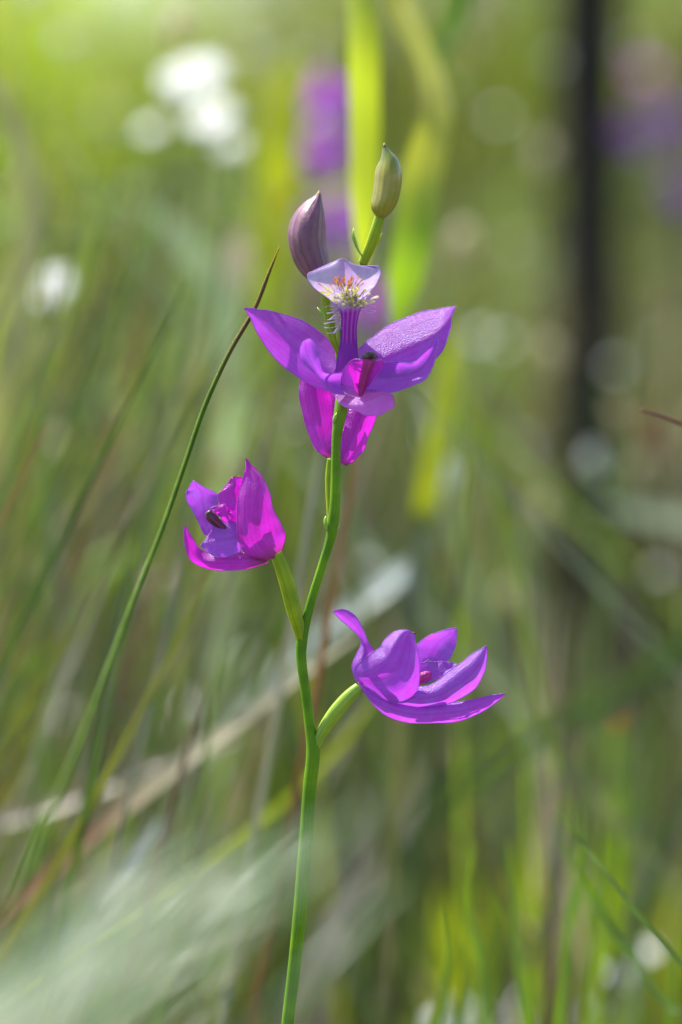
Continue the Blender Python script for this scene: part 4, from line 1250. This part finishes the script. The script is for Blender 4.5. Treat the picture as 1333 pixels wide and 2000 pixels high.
# --- violet cupped flower on the low branch
FD = empty('flower', S((704, 1342, 0)), ORCHID)
psheet('petal', [                                           # far petal
    [(800, 1330, -30), (806, 1322, -34), (812, 1312, -34), (818, 1306, -30)],
    [(815, 1312, -40), (822, 1300, -46), (830, 1292, -46), (838, 1288, -42)],
    [(812, 1280, -46), (830, 1284, -54), (848, 1288, -56), (866, 1296, -50)],
    [(814, 1260, -50), (836, 1265, -58), (858, 1272, -60), (879, 1285, -52)],
    [(836, 1243, -52), (852, 1248, -58), (870, 1256, -60), (887, 1270, -54)],
    [(866, 1231, -54), (874, 1236, -57), (883, 1242, -58), (892, 1253, -55)],
    [(892, 1226, -56)]], M_PETAL, FD, ruffle=1.2, seed=21)
psheet('lip', [                                             # inner lip seen edge on
    [(772, 1338, -16), (776, 1330, -18), (782, 1322, -18)],
    [(806, 1336, -16), (812, 1316, -20), (820, 1296, -24)],
    [(838, 1332, -14), (844, 1314, -18), (848, 1292, -24)],
    [(866, 1318, -14), (870, 1306, -18), (874, 1293, -22)],
    [(890, 1300, -16), (891, 1298, -17), (892, 1296, -18)]], M_PETAL, FD, ruffle=1.5, seed=22)
ptube('column', [(780, 1340, -12, 6), (800, 1334, -8, 9), (820, 1326, -6, 11), (836, 1318, -6, 9), (842, 1314, -6, 4)], M_COLUMN, FD, n=20, seg=12)
psheet('sepal', [                                           # long lower sepal
    [(700, 1333, 0), (701, 1337, 6), (703, 1341, 8), (706, 1346, 6), (711, 1351, 0)],
    [(732, 1350, 4), (728, 1357, 14), (726, 1364, 16), (726, 1370, 12), (729, 1376, 2)],
    [(772, 1364, 6), (768, 1374, 18), (763, 1384, 21), (758, 1392, 15), (757, 1399, 2)],
    [(818, 1373, 6), (814, 1384, 18), (809, 1395, 21), (804, 1405, 15), (802, 1412, 2)],
    [(866, 1374, 6), (862, 1383, 16), (858, 1394, 19), (855, 1404, 14), (854, 1412, 2)],
    [(911, 1369, 8), (908, 1378, 15), (905, 1388, 17), (902, 1399, 13), (900, 1408, 4)],
    [(950, 1360, 10), (947, 1366, 14), (944, 1374, 16), (941, 1383, 13), (940, 1391, 8)],
    [(975, 1356, 12), (973, 1359, 13), (971, 1364, 14), (969, 1369, 13), (968, 1373, 11)],
    [(989, 1354, 12)]], M_SEPAL, FD, ruffle=0.8, seed=23)
psheet('petal', [                                           # near cupped petal
    [(738, 1342, 14), (742, 1350, 20), (747, 1358, 22), (753, 1366, 20), (760, 1373, 12)],
    [(790, 1340, 16), (794, 1351, 28), (800, 1362, 31), (807, 1373, 26), (815, 1382, 12)],
    [(838, 1339, 14), (842, 1350, 27), (847, 1361, 30), (851, 1372, 24), (854, 1380, 10)],
    [(868, 1318, 10), (876, 1330, 24), (884, 1343, 27), (891, 1356, 20), (898, 1365, 6)],
    [(898, 1296, 6), (905, 1308, 19), (914, 1322, 22), (921, 1334, 15), (928, 1345, 2)],
    [(926, 1275, 2), (931, 1285, 11), (937, 1297, 14), (941, 1307, 9), (945, 1316, 0)],
    [(941, 1267, 0), (944, 1272, 4), (947, 1279, 5), (949, 1285, 3), (951, 1291, -1)],
    [(951, 1261, -2)]], M_PETAL, FD, ruffle=1.2, seed=24)
psheet('sepal', [                                           # recurved sepal
    [(694, 1328, -6), (701, 1334, 0), (708, 1337, 2), (716, 1337, 0), (724, 1334, -6)],
    [(688, 1302, -10), (696, 1302, 0), (705, 1301, 4), (716, 1298, 0), (728, 1292, -8)],
    [(697, 1276, -14), (704, 1276, -6), (711, 1276, -3), (720, 1275, -6), (731, 1273, -12)],
    [(706, 1257, -18), (708, 1256, -13), (711, 1255, -11), (715, 1254, -13), (719, 1252, -17)],
    [(697, 1238, -16), (700, 1236, -12), (703, 1233, -10), (706, 1230, -12), (709, 1227, -16)],
    [(679, 1222, -10), (683, 1218, -7), (687, 1213, -6), (691, 1208, -8), (695, 1204, -12)],
    [(662, 1207, -4), (665, 1203, -2), (668, 1199, -2), (672, 1195, -4), (677, 1191, -7)],
    [(654, 1198, 0), (655, 1197, 0), (656, 1195, 0), (657, 1193, -1), (659, 1191, -2)],
    [(650, 1193, 1)]], M_SEPAL, FD, ruffle=0.8, seed=25)
psheet('sepal', [                                           # hooded near sepal with a crease
    [(693, 1316, 12), (699, 1322, 18), (705, 1329, 20), (713, 1337, 18), (722, 1346, 12)],
    [(695, 1302, 18), (715, 1314, 32), (735, 1326, 33), (745, 1346, 35), (754, 1367, 26)],
    [(717, 1282, 22), (738, 1302, 40), (757, 1318, 36), (775, 1346, 42), (790, 1373, 30)],
    [(742, 1265, 22), (760, 1284, 42), (775, 1301, 36), (796, 1328, 42), (813, 1356, 28)],
    [(752, 1249, 18), (770, 1262, 38), (787, 1276, 31), (805, 1293, 36), (821, 1312, 22)],
    [(772, 1233, 12), (783, 1240, 27), (794, 1251, 22), (806, 1262, 25), (817, 1277, 14)],
    [(792, 1230, 8), (796, 1232, 13), (800, 1236, 11), (805, 1241, 12), (811, 1248, 8)],
    [(809, 1236, 4)]], M_SEPAL, FD, ruffle=1.2, seed=26, nu=25)
ptube('ovary', [(614, 1466, 0, 8), (622, 1444, 3, 9), (636, 1419, 5, 12), (655, 1392, 7, 13.5), (674, 1369, 7, 13), (690, 1353, 6, 12), (702, 1342, 4, 10)], M_OVARY_LIGHT, ORCHID, rib=0.09)
V, F, U = tube_vf(np.array([(808, 1238, 5), (811, 1237, 6), (813, 1236.5, 6)], float), np.array([1.2, 1.8, .8]), 8)
mesh('withered_tip', S(V), F, M_CAP, FD, U)

# --- buds
def bud(spine, mat, tipn, flat, rib):
    c = cr(np.asarray(spine, float), 60)
    V, F, U = tube_vf(c[:, :3], np.maximum(c[:, 3], .5), 36, rib, 3, flat)
    return mesh('bud', S(V), F, mat, ORCHID, U)


bud([(634, 562, -52, 9), (626, 541, -56, 22), (613, 514, -60, 34), (603, 486, -62, 38), (600, 456, -62, 39.5), (605, 430, -62, 35), (613, 406, -62, 24), (620, 389, -62, 11), (623, 379, -62, 5), (624, 372, -62, 1)], M_BUD_MAUVE, 1, 0.92, 0.075)
bud([(745, 424, -18, 10), (746, 415, -17, 19), (748, 402, -16, 25), (754, 384, -15, 28), (758, 362, -15, 29), (760, 338, -14, 28.5), (760, 316, -13, 21), (755, 298, -12, 10), (752, 288, -12, 5), (751, 279, -12, 1)], M_BUD_GREEN, 1, 0.92, 0.075)
ptube('pedicel', [(665, 690, -30, 8), (650, 655, -36, 10), (642, 620, -42, 11), (637, 590, -48, 10), (635, 556, -52, 9)], M_OVARY, ORCHID, rib=0.06)
ptube('pedicel', [(709, 514, -28, 9), (717, 496, -24, 10), (728, 470, -20, 11), (736, 445, -19, 10.5), (743, 422, -18, 10)], M_OVARY, ORCHID, rib=0.06)
ptube('bract', [(708, 500, -22, 3), (700, 488, -18, 4), (694, 472, -16, 6), (690, 458, -16, 5), (691, 445, -16, 1)], M_BRACT, ORCHID, n=20, seg=10, flat=0.6)
ptube('bract', [(723, 494, -26, 3), (736, 476, -26, 4), (742, 466, -26, 3), (747, 455, -26, .6)], M_OVARY, ORCHID, n=16, seg=8, flat=0.6)
ptube('bract', [(648, 650, -18, 3), (638, 630, -16, 5), (628, 612, -15, 6), (620, 600, -15, .8)], M_BRACT, ORCHID, n=18, seg=10, flat=0.6)
ptube('bract', [(664, 676, -18, 4), (660, 655, -14, 7), (661, 642, -13, 5), (664, 634, -13, .8)], M_BRACT, ORCHID, n=16, seg=8, flat=0.6)
